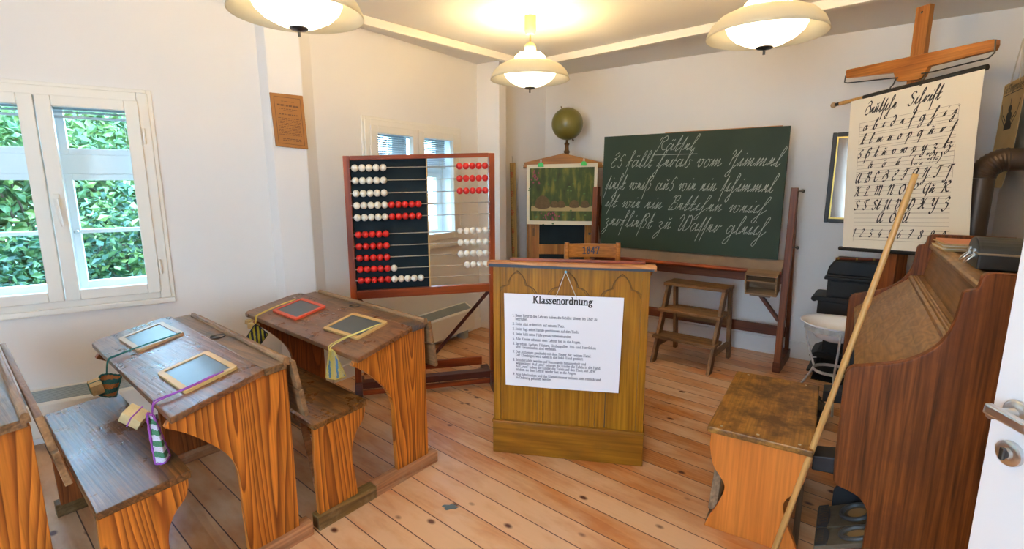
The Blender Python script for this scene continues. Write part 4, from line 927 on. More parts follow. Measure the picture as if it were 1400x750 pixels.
rows = [(1.593,'WWWWW','RRRRR'),(1.512,'WWWWW','RRRRR'),(1.430,'WWWWW','RRRRR'),(1.352,'WWWWWRRRRR',''),(1.273,'WWWWWRRRRR',''),(1.161,'RRRRR','WWWWW'),(1.082,'RRRRR','WWWWW'),(1.004,'RRRRR','WWWWW'),(0.927,'RRRRRW','WWWW'),(0.852,'RRRRRWWWWW','')]
bead = {}
BR = .0235
for c, m_ in (('W','bead_white'),('R','bead_red')):
    q = MB(); q.lathe([(.004,-BR*.92)]+[(BR*math.sin(PI*i/10)**.9, -BR*.92*math.cos(PI*i/10)) for i in range(1,10)]+[(.004,BR*.92)], 20)
    q.v = [(z, y, x) for x, y, z in q.v]; o = q.build('bead', m_, t, smooth='all'); bead[c] = o
first = {'W': True, 'R': True}
for i, (f_, lt, rt) in enumerate(rows):
    zL = f_; zR = f_+.002+(f_-.852)*.033
    zz = lambda x: zL+(zR-zL)*x/AW
    MB().tube([(PW-.005,-.018,zz(PW)),(AW-PW+.005,-.018,zz(AW-PW))], .0032, 8).build('wire_rod', 'wire', t, smooth=True)
    xs = [(PW+.030+.0445*k, c) for k, c in enumerate(lt)] + [(AW-PW-.027-.0445*k, c) for k, c in enumerate(rt)]
    for x, c in xs:
        if first[c]: o = bead[c]; first[c] = False
        else: o = bead[c].copy(); C.objects.link(o); o.parent = t
        o.location = (x, -.018, zz(x))
# stand: feet, stretchers and a V of braces
for x in (0, AW-PW):
    b = MB(); b.prism([(-.13,0),(-.13,.035),(-.06,.055),(-.03,.13),(.03,.13),(.07,.06),(.30,.06),(.36,.03),(.36,0),(.28,.0),(.24,.015),(-.02,.015),(-.06,0)], 'x', x-.004, x+PW+.004); b.build('foot', 'mahogany_dark', t, bevel=.004)
MB().box(PW, AW-PW, -.03, .04, .080, .128).build('stretcher', 'mahogany_dark', t, bevel=.003)
MB().box(PW, AW-PW, -.030, -.008, .035, .070).build('stretcher', 'mahogany', t, bevel=.003)
MB().box(PW, AW-PW, .30, .33, .060, .125).build('stretcher', 'mahogany', t, bevel=.003)
for x in (PW, AW-PW): MB().bar((x, .018, .725), (AW/2+(.015 if x > .5 else -.015), .31, .10), .024, .024).build('brace', 'mahogany_dark', t, bevel=.003)

# ---------------------------------------------------------------- chalkboard on its easel stand
CB = Vector((1.474, 4.40)); CRZ = math.atan2(-.6047, .7965)
t = thing('chalkboard_stand', 'large dark green chalkboard with a handwritten riddle, on a brown wooden stand', 'chalkboard', (CB.x, CB.y, 0), CRZ)
HW = .845
for sgn in (-1, 1):
    x = sgn*HW
    MB().bar((x,-.01,.06), (x,.025,1.465), .048, .062, (0,1,0)).build('front_post', 'stand_wood', t, bevel=.005)
    MB().bar((x+sgn*.004,.385,.06), (x+sgn*.004,.078,1.37), .030, .036, (0,1,0)).build('rear_leg', 'stand_wood', t, bevel=.003)
    MB().box(x-.028, x+.028, -.05, .415, 0, .085).build('foot', 'stand_wood_x', t, bevel=.005)
    for z in (1.44, 1.01):
        k = MB(); k.tube([(x+sgn*.024,.01,z),(x+sgn*.052,.01,z)], .006); k.sphere((x+sgn*.058,.01,z), .013, 10, 8); k.build('knob', 'dark_steel', t, smooth=True)
    MB().bar((sgn*(HW-.02), -.005, .42), (sgn*(HW-.26), -.005, .725), .022, .06, (0,1,0)).build('bracket', 'stand_wood_x', t, bevel=.003)
MB().box(-HW, HW, .27, .30, .215, .30).build('cross_rail', 'stand_wood_x', t, bevel=.004)
MB().box(-HW+.02, HW-.02, -.005, .025, .715, .80).build('under_rail', 'stand_wood_x', t, bevel=.004)
MB().prism([(.018,.905),(-.075,.812),(-.075,.800),(.018,.80)], 'x', -HW+.026, HW-.026).build('chalk_tray', 'tray_wood', t)
MB().tube([(-HW+.02,-.085,.812),(HW-.02,-.085,.812)], .017, 10).build('tray_lip', 'mahogany', t, smooth=True)
BX, BZ0, BZ1 = .775, .905, 1.925
lean = lambda z: -.008+.022*(z-.9)          # the board leans back a touch
bo = MB(); bo.add([(-BX,lean(BZ0),BZ0),(BX,lean(BZ0),BZ0),(BX,lean(BZ1),BZ1),(-BX,lean(BZ1),BZ1),(-BX,lean(BZ0)+.022,BZ0),(BX,lean(BZ0)+.022,BZ0),(BX,lean(BZ1)+.022,BZ1),(-BX,lean(BZ1)+.022,BZ1)],
   [(0,1,2,3),(4,5,6,7),(0,1,5,4),(1,2,6,5),(2,3,7,6),(3,0,4,7)])
board = bo.build('board', 'chalkboard', t, bevel=.002)
MB().add([(-BX*.25,lean(BZ1)-.002,BZ1+.001),(BX*.93,lean(BZ1)-.002,BZ1+.001),(BX*.93,lean(BZ1)+.02,BZ1+.001),(-BX*.25,lean(BZ1)+.02,BZ1+.001),(-BX*.25,lean(BZ1)-.002,BZ1+.005),(BX*.93,lean(BZ1)-.002,BZ1+.006),(BX*.93,lean(BZ1)+.02,BZ1+.006),(-BX*.25,lean(BZ1)+.02,BZ1+.005)],
   [(0,1,2,3),(4,5,6,7),(0,1,5,4),(1,2,6,5),(2,3,7,6),(3,0,4,7)]).build('worn_top_edge', 'podium_top', board)
wr = MB(); bput = lambda u, v: Vector((-BX+u, lean(BZ0+v)-.0012, BZ0+v))
W2B, HB = 2*BX, BZ1-BZ0
def chalkline(txt, x0, x1, y0, y1, size):
    """one line from x0 to x1 whose base rises from y0 to y1 (metres on the board)"""
    n0 = text_width(KUR, txt, .05)*size; xs = (x1-x0)/n0; pl = lambda u, v: bput(u, v+y0+(y1-y0)*(u-x0)/(x1-x0))
    letters(wr, KUR, txt, x0, 0, size, ROUND, pl, shear=.33, sp=.05, xs=xs)
chalkline('RätSel', .50, .84, .872, .866, .060)
wr.tube([bput(.49,.838), bput(.87,.836)], .0018, 5)
chalkline('Es fällt herab vom Himmel', .07, 1.50, .738, .720, .066)
chalkline('Sieht weiß aus wie ein Schimmel', .03, 1.47, .535, .520, .066)
chalkline('iSt wie ein Bettchen weich', .03, 1.43, .372, .355, .060)
chalkline('zerfließt zu WaSSer gleich', .03, 1.44, .197, .180, .068)
wr.build('chalk_writing', 'chalk', board)
# little open box for the sponge under the tray
bx = thing('sponge_box', 'small open two-compartment wooden box hanging below the right end of the chalkboard', 'box', (0,0,0), CRZ); cs = CB+DB*.70; cs = cs+NB*.10; bx.location = (cs.x, cs.y, .66)
bx.rotation_euler = (Matrix.Rotation(CRZ, 4, 'Z') @ Matrix.Rotation(R(16), 4, 'X')).to_euler()
b = MB(); w_ = .115
b.box(-w_, w_, .055, .065, 0, .15); b.box(-w_, -w_+.012, -.055, .055, 0, .15); b.box(w_-.012, w_, -.055, .055, 0, .15); b.box(-w_, w_, -.055, .065, -.012, 0); b.box(-w_, w_, -.055, .065, .15, .16)
b.build('box_case', 'box_wood', bx, bevel=.003); MB().box(-w_+.012, w_-.012, -.045, .055, .095, .106).build('divider', 'box_wood', bx)
MB().box(-w_+.03, w_-.05, -.02, .05, -.04, -.012).build('hanging_block', 'tray_wood', bx)

# ---------------------------------------------------------------- step stool
t = thing('step_stool', 'worn brown wooden step stool with three treads under the chalkboard', 'step stool', (1.385, 3.965, 0), math.atan2(-.319, .391))
hw = .235
for sgn in (-1, 1):
    x = sgn*hw
    MB().prism([(-.035,0),(.045,0),(.315,.632),(.235,.632)], 'x', x-.014, x+.014).build('stringer', 'step_wood_z', t, bevel=.004)
    MB().prism([(.535,0),(.475,0),(.39,.632),(.45,.632)], 'x', x-.014+sgn*-.0, x+.014).build('rear_leg', 'step_wood_z', t, bevel=.004)
    MB().bar((x, .09, .14), (x, .50, .14), .02, .045).build('side_rail', 'step_wood', t, bevel=.003)
for y, z, d_ in ((.035, .205, .19), (.125, .42, .19), (.225, .632, .24)):
    MB().box(-hw-.025, hw+.025, y-.02, y-.02+d_, z, z+.026).build('tread', 'step_wood', t, bevel=.005)
MB().box(-hw+.014, hw-.014, .45, .468, .30, .42).build('back_board', 'step_wood', t, bevel=.003)

# ---------------------------------------------------------------- corner cabinet, globe, hedgehog poster
t = thing('cabinet', 'brown wooden cabinet with a gabled top in the back corner', 'cabinet', (.15, 5.0, 0), R(-1)); CWD, CDP, CH = .69, .33, 1.665
b = MB(); b.box(0, CWD, .02, CDP, .08, CH); b.box(.02, CWD-.02, .03, CDP, 0, .08); b.build('carcass', 'cabinet_wood', t, bevel=.004)
b = MB(); b.prism([(-.03,CH),(CWD+.03,CH),(CWD+.03,CH+.03),(CWD/2,CH+.115),(-.03,CH+.03)], 'y', -.025, CDP*.6); b.build('pediment', 'cabinet_wood_x', t, bevel=.005)
MB().box(-.04, CWD+.04, -.035, CDP+.01, CH-.018, CH+.004).build('cornice', 'cabinet_wood_x', t, bevel=.006)
d = MB(); x0, x1, z0_, z1_ = .02, CWD-.02, .12, CH-.03
d.box(x0, x0+.10, 0, .022, z0_, z1_); d.box(x1-.10, x1, 0, .022, z0_, z1_); d.box(x0+.10, x1-.10, 0, .022, z0_, z0_+.1); d.box(x0+.10, x1-.10, 0, .022, z1_-.1, z1_); d.box(x0+.10, x1-.10, 0, .022, .80, .90)
dd = d.build('door', 'cabinet_wood', t, bevel=.004)
MB().box(x0+.09, x1-.09, .010, .016, .12, CH-.05).build('dark_panel', 'abacus_board', dd)
k = MB(); k.box(x0+.035, x0+.055, -.006, .0, .98, 1.06); k.build('lock_plate', 'brass_dark', dd, bevel=.003)
g = thing('globe', 'old olive-brown globe on a dark stand on top of the cabinet', 'globe', (.545, 5.16, 1.755), R(0)); gz = .318
st = MB(); st.lathe([(0,-.065),(.085,-.065),(.08,-.03),(.03,-.01),(.022,.03),(.032,.05),(.020,.07),(.018,.11),(.028,.125),(.014,.14),(.008,.19)], 20); st.build('stand', 'brass_dark', g, smooth=True)
s_ = MB(); s_.sphere((0,0,gz), .155, 40, 24); sp = s_.build('sphere', 'globe_skin', g, smooth='all')
ax = MB(); ad = Vector((-.36,0,.93)).normalized()
ax.tube([Vector((0,0,gz))+ad*.15, Vector((0,0,gz))+ad*.178], .006); ax.tube([Vector((0,0,gz))-ad*.15, Vector((0,0,gz))-ad*.178], .008); ax.build('axis_pin', 'brass_dark', sp)
p = thing('hedgehog_poster', 'school poster of five hedgehogs on a plank, clipped to the corner cabinet', 'poster', (.15, 4.955, 0), R(-1))
px0, px1, pz0, pz1 = -.008, .67, 1.10, 1.68
def pp(x, z, d=0.): return Vector((x+.012*(pz1-z)*0, -.012-d-.018*math.sin((x-px0)/(px1-px0)*PI)*(pz1-z)/(pz1-pz0), z+(.018 if 0 else 0)+.028*((x-px0)/(px1-px0)-.5)*((z-pz0)/(pz1-pz0)*1.0-.35)))
def sheet(x0, x1, z0, z1, d, nx=10, nz=8, th=.0012):
    mb = MB(); g_ = [pp(x0+(x1-x0)*i/nx, z0+(z1-z0)*j/nz, d) for i in range(nx+1) for j in range(nz+1)]; m_ = len(g_); fs = []
    for i in range(nx):
        for j in range(nz):
            k_ = i*(nz+1)+j; fs += [(k_, k_+nz+1, k_+nz+2, k_+1), (m_+k_, m_+k_+1, m_+k_+nz+2, m_+k_+nz+1)]
    return mb.add(g_+[v+Vector((0,th,0)) for v in g_], fs)
sheet(px0, px1, pz0, pz1, 0).build('paper', 'poster_paper', p, smooth='all')
pic = sheet(px0+.028, px1-.03, pz0+.038, pz1-.035, .0015).build('picture', 'poster_picture', p, smooth='all')
def blob(mb, x, z, rx, rz_, d, half=False, n=20):
    pts = [(x+rx*math.cos(2*PI*i/n), z+rz_*math.sin(2*PI*i/n)*(1 if math.sin(2*PI*i/n) > 0 or not half else .25)) for i in range(n)]
    return mb.poly([pp(a_, c_, d) for a_, c_ in pts])
sheet(px0+.045, px1-.04, 1.232, 1.278, .0030, nz=1).build('painted_plank', 'hedge_bench', pic)
for x, rx, rz_ in ((.145,.075,.105),(.262,.043,.056),(.325,.042,.056),(.452,.050,.062),(.555,.044,.058)):
    b = MB(); blob(b, x, 1.278, rx, rz_, .0040, True); b.build('painted_hedgehog', 'hedgehog', pic)
b = MB()
rnd = random.Random(3)
for k in range(22): blob(b, .22+rnd.uniform(-.09,.09), 1.185+rnd.uniform(-.035,.035), .006, .010, .0045, n=6)
for k in range(16): blob(b, .075+rnd.gauss(0,.02), 1.57+rnd.gauss(0,.03), .008, .010, .0045, n=6)
b.build('painted_flowers', 'flower_pink', pic, stuff=True)
b = MB()
for k in range(24): blob(b, rnd.choice([.12,.3,.42,.5,.08])+rnd.gauss(0,.05), rnd.choice([1.48,1.5,1.2,1.45])+rnd.gauss(0,.035), .012, .007, .0035, n=6)
b.build('painted_leaves', 'leaf_mid', pic, stuff=True)
for x, lb in ((.125,'green bulldog clip at the upper left of the hedgehog poster'),(.535,'green bulldog clip at the upper right of the hedgehog poster')):
    z = 1.675+.028*((x-px0)/(px1-px0)-.5)*.65
    c_ = thing('paper_clip', lb, 'clip', (.15+x, 4.955-x*math.sin(R(1)), z), 0, 'green clips on the poster')
    b = MB(); b.prism([(-.030,-.018),(.030,-.018),(.024,.012),(.012,.024),(-.012,.024),(-.024,.012)], 'y', -.026, -.016); b.build('jaw', 'clip_green', c_, bevel=.003)
    h = MB(); h.tube([(-.008,-.021,.02),(-.006,-.018,.05),(.006,-.018,.05),(.008,-.021,.02)], .002, 6); h.build('wire_handle', 'steel', c_)

# teacher's chair, its backrest seen above the lectern
t = thing('teacher_chair', 'light brown wooden chair marked 1847 on its backrest, behind the lectern', 'chair', (.561, 3.50, 0), R(-2)); CW_ = .178
for sgn in (-1, 1):
    q = MB(); q.tube(spline([(sgn*(CW_-.01),.035,0),(sgn*(CW_-.01),0,.42),(sgn*CW_,0,.75),(sgn*CW_,.0,1.092)], 6), [.018]*18+[.016], 12); q.build('back_post', 'chair_wood', t, smooth=True)
    q = MB(); q.tube([(sgn*(CW_+.015),-.38,0),(sgn*(CW_+.01),-.38,.44)], [.014,.019], 12); q.build('leg', 'chair_wood', t, smooth=True)
b = MB(); n = 8; g_ = []
for i in range(n+1):
    x = -CW_+.01+(2*CW_-.02)*i/n; y = .022*math.sin(PI*i/n); g_ += [(x,y-.009,.988),(x,y-.009,1.083),(x,y+.009,1.083),(x,y+.009,.988)]
b.add(g_, [(4*i+a, 4*i+(a+1) % 4, 4*i+4+(a+1) % 4, 4*i+4+a) for i in range(n) for a in range(4)]+[(0,1,2,3),(4*n,4*n+1,4*n+2,4*n+3)]); back = b.build('back_board', 'chair_wood', t, bevel=.002)
nm = MB(); letters(nm, ROM, '1847', -.068, 1.012, .033, nib(.24,.13,15), lambda u, v: Vector((u, .022*math.sin(PI*(u+CW_-.01)/(2*CW_-.02))-.0105, v)), sp=.12); nm.build('painted_number', 'blue_ink', back)
b = MB(); n = 8; g_ = []
for i in range(n+1):
    x = -CW_+.01+(2*CW_-.02)*i/n; y = .022*math.sin(PI*i/n); g_ += [(x,y-.008,.72),(x,y-.008,.78),(x,y+.008,.78),(x,y+.008,.72)]
b.add(g_, [(4*i+a, 4*i+(a+1) % 4, 4*i+4+(a+1) % 4, 4*i+4+a) for i in range(n) for a in range(4)]+[(0,1,2,3),(4*n,4*n+1,4*n+2,4*n+3)]); b.build('back_slat', 'chair_wood', t, bevel=.002)
MB().box(-CW_-.025, CW_+.025, -.41, .02, .44, .465).build('seat', 'chair_wood', t, bevel=.01)
for sgn in (-1, 1): MB().tube([(sgn*CW_,-.38,.2),(sgn*(CW_-.005),.02,.2)], .010, 8).build('stretcher', 'chair_wood', t, smooth=True)

# measuring rod leaning in the corner
sd = (Cn-B1).normalized(); rb = B1+sd*.33+Vector((sd.y,-sd.x))*.085
t = thing('measuring_rod', 'yellow measuring rod with red numbers leaning on the wall beside the cabinet', 'ruler', (rb.x, rb.y, 0), math.atan2(sd.y, sd.x)); t.rotation_euler = (Matrix.Rotation(R(6), 4, 'Z') @ Matrix.Rotation(R(-1.6), 4, 'X') @ Matrix.Rotation(R(-1.2), 4, 'Y')).to_euler()
MB().box(-.030, .030, -.006, .006, .0, 1.71).build('rod', 'ruler_wood', t, bevel=.003)
tk = MB(); rd = MB()
for i in range(1, 84):
    z = i*.02; l_ = .026 if i % 5 == 0 else .014; tk.box(-.029, -.029+l_, -.0070, -.0062, z-.0016, z+.0016)
for i in range(8):
    for k in range(5):
        z = .16+.2*i+.012*k; rd.box(-.026+.004*(k % 2), -.004+.004*(k % 3), -.0072, -.0064, z, z+.006)
tk.build('tick_marks', 'black_ink', t); rd.build('red_numbers', 'red_ink', t)
q = MB(); q.tube([(0,0,1.71),(0,0,1.76)], .003, 6); q.tube([(.0,.004,1.76),(0,.02,1.78)], .003, 6); q.build('pin', 'steel', t)

# framed notice on the first post
pa = Vector((-1.572, 3.421)); pb = Vector((-1.400, 3.537)); pd = (pb-pa).normalized(); o_ = pa+pd*.015-Vector((-pd.y, pd.x))*.004
t = thing('wall_notice', 'small brown wooden notice board with printed lines on the white post between the windows', 'plaque', (o_.x, o_.y, 0), math.atan2(pd.y, pd.x)); t.rotation_euler[1] = R(0)
NX, NZ0, NZ1 = .200, 1.735, 2.075
b = MB(); b.add([(-.003,-.014,NZ0+.004),(NX,-.014,NZ0-.010),(NX-.012,-.014,NZ1-.004),(-.015,-.014,NZ1),(-.003,0,NZ0+.004),(NX,0,NZ0-.010),(NX-.012,0,NZ1-.004),(-.015,0,NZ1)], [(0,1,2,3),(4,5,6,7),(0,1,5,4),(1,2,6,5),(2,3,7,6),(3,0,4,7)])
b.build('board', 'plaque_wood', t, bevel=.004)
b = MB(); a_ = [(.018,NZ0+.025),(NX-.022,NZ0+.012),(NX-.032,NZ1-.028),(.008,NZ1-.022)]
for i in range(4): b.bar((a_[i][0],-.0145,a_[i][1]), (a_[(i+1) % 4][0],-.0145,a_[(i+1) % 4][1]), .003, .001, (0,1,0))
rnd = random.Random(5)
def dashes(z, x0, x1, h):
    x = x0
    while x < x1-.004:
        l_ = min(.006+rnd.random()*.014, x1-x); sl = -.065*(x-x0); b.box(x, x+l_, -.0150, -.0143, z+sl, z+sl+h); x += l_+.004
dashes(NZ1-.05, .05, .13, .003); dashes(NZ1-.078, .025, .155, .011); dashes(NZ1-.097, .035, .15, .004); dashes(NZ1-.108, .06, .12, .003); dashes(NZ1-.133, .035, .145, .007)
for i in range(11): dashes(NZ1-.155-.0105*i, .025, .165, .0036)
dashes(NZ0+.052, .045, .16, .005); dashes(NZ0+.042, .045, .16, .005)
b.build('faded_print', 'plaque_ink', t)

# ---------------------------------------------------------------- wall chart on its tall stand
KL = Vector((2.44, 3.65)); KD = Vector((.254, -.967)); KRZ = math.atan2(-.967, .254)
t = thing('chart_stand', 'tall orange-brown wooden post with a crossbar for hanging wall charts', 'chart stand', (KL.x, KL.y, 0), KRZ)
MB().box(.225, .335, .045, .145, .03, 1.14).build('lower_post', 'chart_sleeve', t, bevel=.004)
MB().box(.232, .316, .06, .10, 1.10, 2.59).build('upper_post', 'chart_post', t, bevel=.003)
b = MB(); b.prism([(-.197,2.262),(-.19,2.244),(.165,2.212),(.185,2.165),(.20,2.150),(.335,2.138),(.36,2.150),(.385,2.205),(.730,2.218),(.738,2.245),(.735,2.272),(.72,2.278),(-.185,2.303),(-.2,2.296)], 'y', .022, .056); b.build('crossbar', 'chart_wood', t, bevel=.004)
for pts in ([(-.185,.01,2.26),(-.188,.01,2.215),(-.16,.01,2.206),(.15,.01,2.178),(.21,.01,2.172)], [(.74,.01,2.27),(.745,.01,2.20),(.72,.01,2.178),(.42,.01,2.165),(.36,.01,2.168)]):
    MB().tube(pts, .0042, 8).build('wire_pull', 'dark_steel', t, smooth=True)
for x, z in ((.195, 2.165), (.385, 2.165)):
    q = MB(); q.tube(spline([(x,.012,z),(x,.0,z-.03),(x-.014,-.005,z-.05),(x-.004,-.012,z-.072),(x+.012,-.006,z-.055)], 5), .0045, 8); q.build('hook', 'dark_steel', t, smooth=True)
MB().box(.10, .46, .02, .17, 0, .035).build('base_plank', 'chart_sleeve', t, bevel=.005)
MB().box(.25, .31, -.20, .19, .0, .03).build('base_foot', 'chart_sleeve', t, bevel=.005)
MB().tube([(.27,.06,2.55),(.28,.05,2.55)], .006, 8).build('nail', 'dark_steel', t)
c = thing('script_chart', 'cream roll-down chart of old German handwriting hung from the tall stand', 'wall chart', (KL.x, KL.y, 0), KRZ)
CW0, CHT = .822, 1.03; ux = Vector((.9978, 0, .066)); uz = Vector((-.066, 0, .9978)); co = Vector((-.028, 0, 1.040))
def cpt(u, v, d=0.): return co + ux*u + uz*v + Vector((0, -.012-d-.012*math.sin(PI*v/CHT)-.008*math.sin(PI*u/CW0)*(1-v/CHT), 0)) + ux*(.006*math.sin(PI*v/CHT)*(1 if u > CW0/2 else -1)*-abs(u/CW0-.5)*2)
nx, nz = 12, 12; g_ = [cpt(CW0*i/nx, CHT*j/nz) for i in range(nx+1) for j in range(nz+1)]; m_ = len(g_); fs = []
for i in range(nx):
    for j in range(nz):
        k = i*(nz+1)+j; fs += [(k, k+nz+1, k+nz+2, k+1), (m_+k, m_+k+1, m_+k+nz+2, m_+k+nz+1)]
MB().add(g_+[v+Vector((0,.0016,0)) for v in g_], fs).build('sheet', 'chart_paper', c, smooth='all')
q = MB(); q.tube([cpt(-.035, -.012)+Vector((0,.012,0)), cpt(CW0+.03, -.012)+Vector((0,.012,0))], .015, 12); q.build('bottom_rod', 'black', c, smooth=True)
q = MB(); q.tube([cpt(.09, CHT+.008)+Vector((0,.012,0)), cpt(CW0+.005, CHT+.008)+Vector((0,.012,0))], .0165, 12); q.build('top_rod', 'black', c, smooth=True)
q = MB(); q.tube([cpt(-.10, CHT+.008)+Vector((0,.012,0)), cpt(.092, CHT+.008)+Vector((0,.012,0))], .014, 12); q.build('bare_rod_end', 'bamboo', c, smooth=True)
q = MB(); q.tube([cpt(-.135, CHT+.008)+Vector((0,.012,0)), cpt(-.10, CHT+.008)+Vector((0,.012,0))], .0125, 12); q.build('black_tip', 'black', c, smooth=True)
q = MB(); q.sphere(cpt(-.155, CHT+.008)+Vector((0,.012,0)), .02, 12, 8); q.build('end_knob', 'frame_pale', c, smooth=True)
q = MB(); q.tube([cpt(.10, CHT+.02)+Vector((0,.01,0)), Vector((.18,-.005,2.115)), Vector((.39,-.005,2.115)), cpt(.62, CHT+.02)+Vector((0,.01,0))], .0016, 5); q.build('hanging_cord', 'string', c)
rl = MB(); ink = MB(); cput = lambda u, v: cpt(u, v, .0012)
def rule(v, u0=.085, u1=.715, w=.0012):
    for i in range(8):
        a = u0+(u1-u0)*i/8; b_ = u0+(u1-u0)*(i+1)/8; rl.poly([cput(a,v), cput(b_,v), cput(b_,v+w), cput(a,v+w)])
def chartrow(cells, v, size, u0=.10, u1=.70, pen=None, lines=True, sh=.28):
    n = len(cells); tot = 1.25*sum(text_width(KUR, x) for x in cells); gap = ((u1-u0)/size-tot)/max(1, n-1) if n > 1 else 0; x = u0
    for cc in cells:
        x = letters(ink, KUR, cc, x, v, size, pen or nib(.26,.055,38), cput, shear=sh, xs=1.25)+gap*size
    if lines:
        for z in (-.9, 0., 1., 2.15): rule(v+z*size/1.2)
rl_rows = [(['a','b','c','d','e','f','g','h','i','j'], .808, .0255, .11, .70), (['k','l','m','n','o','p','q','u','r','S'], .716, .0255, .10, .70), (['s','ß','t','u','v','w','x','y','z','tz'], .624, .0255, .085, .70),
  (['ä','ö','ü','(.,;:„"-?!=)'], .548, .0235, .17, .64), (['A','B','C','D','E','F','G','H','I','J'], .455, .0265, .075, .70), (['K','L','M','N','O','P','Qu','R'], .362, .0265, .075, .70),
  (['S','T','St','U','V','W','X','Y','Z'], .268, .0265, .075, .70), (['Ä','Ö','Ü'], .182, .0265, .255, .47), (['1','2','3','4','5','6','7','8','9','0'], .080, .0225, .075, .69)]
KUR['S1'] = KUR['S']
SCAP = (.95, [spline(s_, 5) for s_ in _s('.75,1.7 .5,2 .2,1.7 .35,1.2 .7,.8 .6,.1 .3,0 .1,.25|.3,1.9 .15,1.5')])
for cells, v, sz, u0, u1 in rl_rows:
    sz *= 1.2
    old = KUR['S']
    if 'Z' in cells: KUR['S'] = SCAP
    chartrow(cells, v, sz, u0, u1, pen=nib(.30,.07,38)); KUR['S'] = old
old = KUR['S']
w1 = text_width(KUR, 'DeutSche')*.036; letters(ink, KUR, 'DeutSche', .110, .915, .040, nib(.22,.06,38), cput, shear=.28, xs=1.08)
KUR['S'] = SCAP; x = letters(ink, KUR, 'S', .405, .915, .040, nib(.22,.06,38), cput, shear=.28, xs=1.15); KUR['S'] = old
letters(ink, KUR, 'chrift', x, .915, .040, nib(.22,.06,38), cput, shear=.28, xs=1.1)
for u in (.085, .715):
    for v0, v1 in ((.52, .865), (.045, .515)):
        rl.poly([cput(u,v0), cput(u+.0012,v0), cput(u+.0012,v1), cput(u,v1)])
rl.build('ruled_lines', 'plaque_ink', c); ink.build('script_letters', 'black_ink', c)

# ---------------------------------------------------------------- black iron stove, cane and washstand
SP = Vector((2.42, 3.80)); t = thing('iron_stove', 'black cast-iron stove with stepped ledges behind the washbasin', 'stove', (SP.x, SP.y, 0), CRZ)
def step(b, x0, x1, y0, y1, z0, z1): b.box(x0, x1, y0, y1, z0, z1)
b = MB(); b.box(.01, .45, .01, .30, .10, .48); b.build('fire_box', 'iron', t, bevel=.006)
b = MB(); b.prism([(-.02,.20),(-.065,.17),(-.065,.155),(-.02,.155)], 'y', -.03, .30); b.box(-.02, .46, -.03, .30, .155, .20); b.build('lower_ledge', 'iron', t, bevel=.006)
b = MB(); b.prism([(-.02,.06),(-.075,.045),(-.075,.03),(-.02,.03)], 'y', -.04, .30); b.box(-.03, .47, -.05, .30, .03, .10); b.build('base_moulding', 'iron', t, bevel=.008)
b = MB(); b.box(-.05, .48, .0, .30, .50, .60); b.build('middle_body', 'iron', t, bevel=.006)
b = MB(); b.tube([(-.075,-.01,.615),(-.075,.30,.615)], .022, 10); b.box(-.075, .49, -.01, .30, .602, .638); b.build('shelf_ledge', 'iron', t, bevel=.004)
b = MB(); b.box(.0, .46, .0, .30, .638, .775); b.build('upper_box', 'iron', t, bevel=.006)
b = MB(); b.box(.02, .44, -.006, .0, .65, .765); b.build('panel_door', 'iron', t, bevel=.003)
b = MB(); b.box(-.022, .48, -.022, .31, .775, .80); b.box(-.012, .47, -.012, .305, .80, .815); b.build('lid_moulding', 'iron', t, bevel=.006)
b = MB(); P = [(-.012,.815),(.0,.875),(.035,.925),(.425,.925),(.465,.875),(.475,.815)]; b.prism(P, 'y', -.008, .305); b.build('lid', 'iron', t, bevel=.012)
for x in (.02, .40):
    for y in (.0, .24): MB().prism([(x,0),(x+.05,0),(x+.06,.03),(x-.01,.03)], 'y', y, y+.05).build('foot', 'iron', t)
b = MB(); b.box(-.03, .50, -.12, .32, .0, .006); fp = b.build('floor_plate', 'iron', t)
ct = thing('cane', 'thin reddish-brown cane with pale rings lying on top of the black stove', 'cane', (0,0,0), 0)
def stp(x, y, z): p = SP+DB*x+Vector((.6047,.7965))*y; return Vector((p.x, p.y, z))
ca, cb = stp(.035, .04, .934), stp(.40, .20, .934)
MB().tube([ca, cb], .0085, 8).build('shaft', 'cane_red', ct, smooth=True)
q = MB()
for k in (.02, .33, .62, .85): q.tube([ca.lerp(cb, k), ca.lerp(cb, k+.03)], .0095, 8)
q.build('ring_bands', 'gold', ct, smooth=True)
# stovepipe: up from the stove side, elbow into the right wall
PX = Vector((2.74, 3.00)); ER = Vector((.831, -.556))
t = thing('stovepipe', 'brown-black stovepipe bending into the right wall beside the script chart', 'stovepipe', (0,0,0), 0); PZ = 1.632; RP = .0625
s1 = stp(.478, .16, .56); pts_v = [(PX.x, PX.y, .58), (PX.x, PX.y, PZ-.10)]
MB().tube([(PX.x, PX.y, .45), (PX.x, PX.y, PZ-.105)], RP, 24).build('riser', 'pipe_metal', t, smooth=True)
el = MB(); P = []; rs = []
for i in range(23):
    a = R(90*i/22); h = .105*(1-math.cos(a)); z = PZ-.105+.105*math.sin(a); P.append((PX.x+ER.x*h, PX.y+ER.y*h, z)); rs.append(RP+.001+(.0035 if i % 2 else 0))
el.tube(P, rs, 24); el.build('ribbed_elbow', 'pipe_metal', t, smooth=True)
MB().tube([(PX.x+ER.x*.103, PX.y+ER.y*.103, PZ), (PX.x+ER.x*.212, PX.y+ER.y*.212, PZ)], RP, 24).build('wall_pipe', 'pipe_metal', t, smooth=True)
MB().tube([(PX.x, PX.y, .55), s1], .055, 20).build('stove_branch', 'pipe_metal', t, smooth=True)

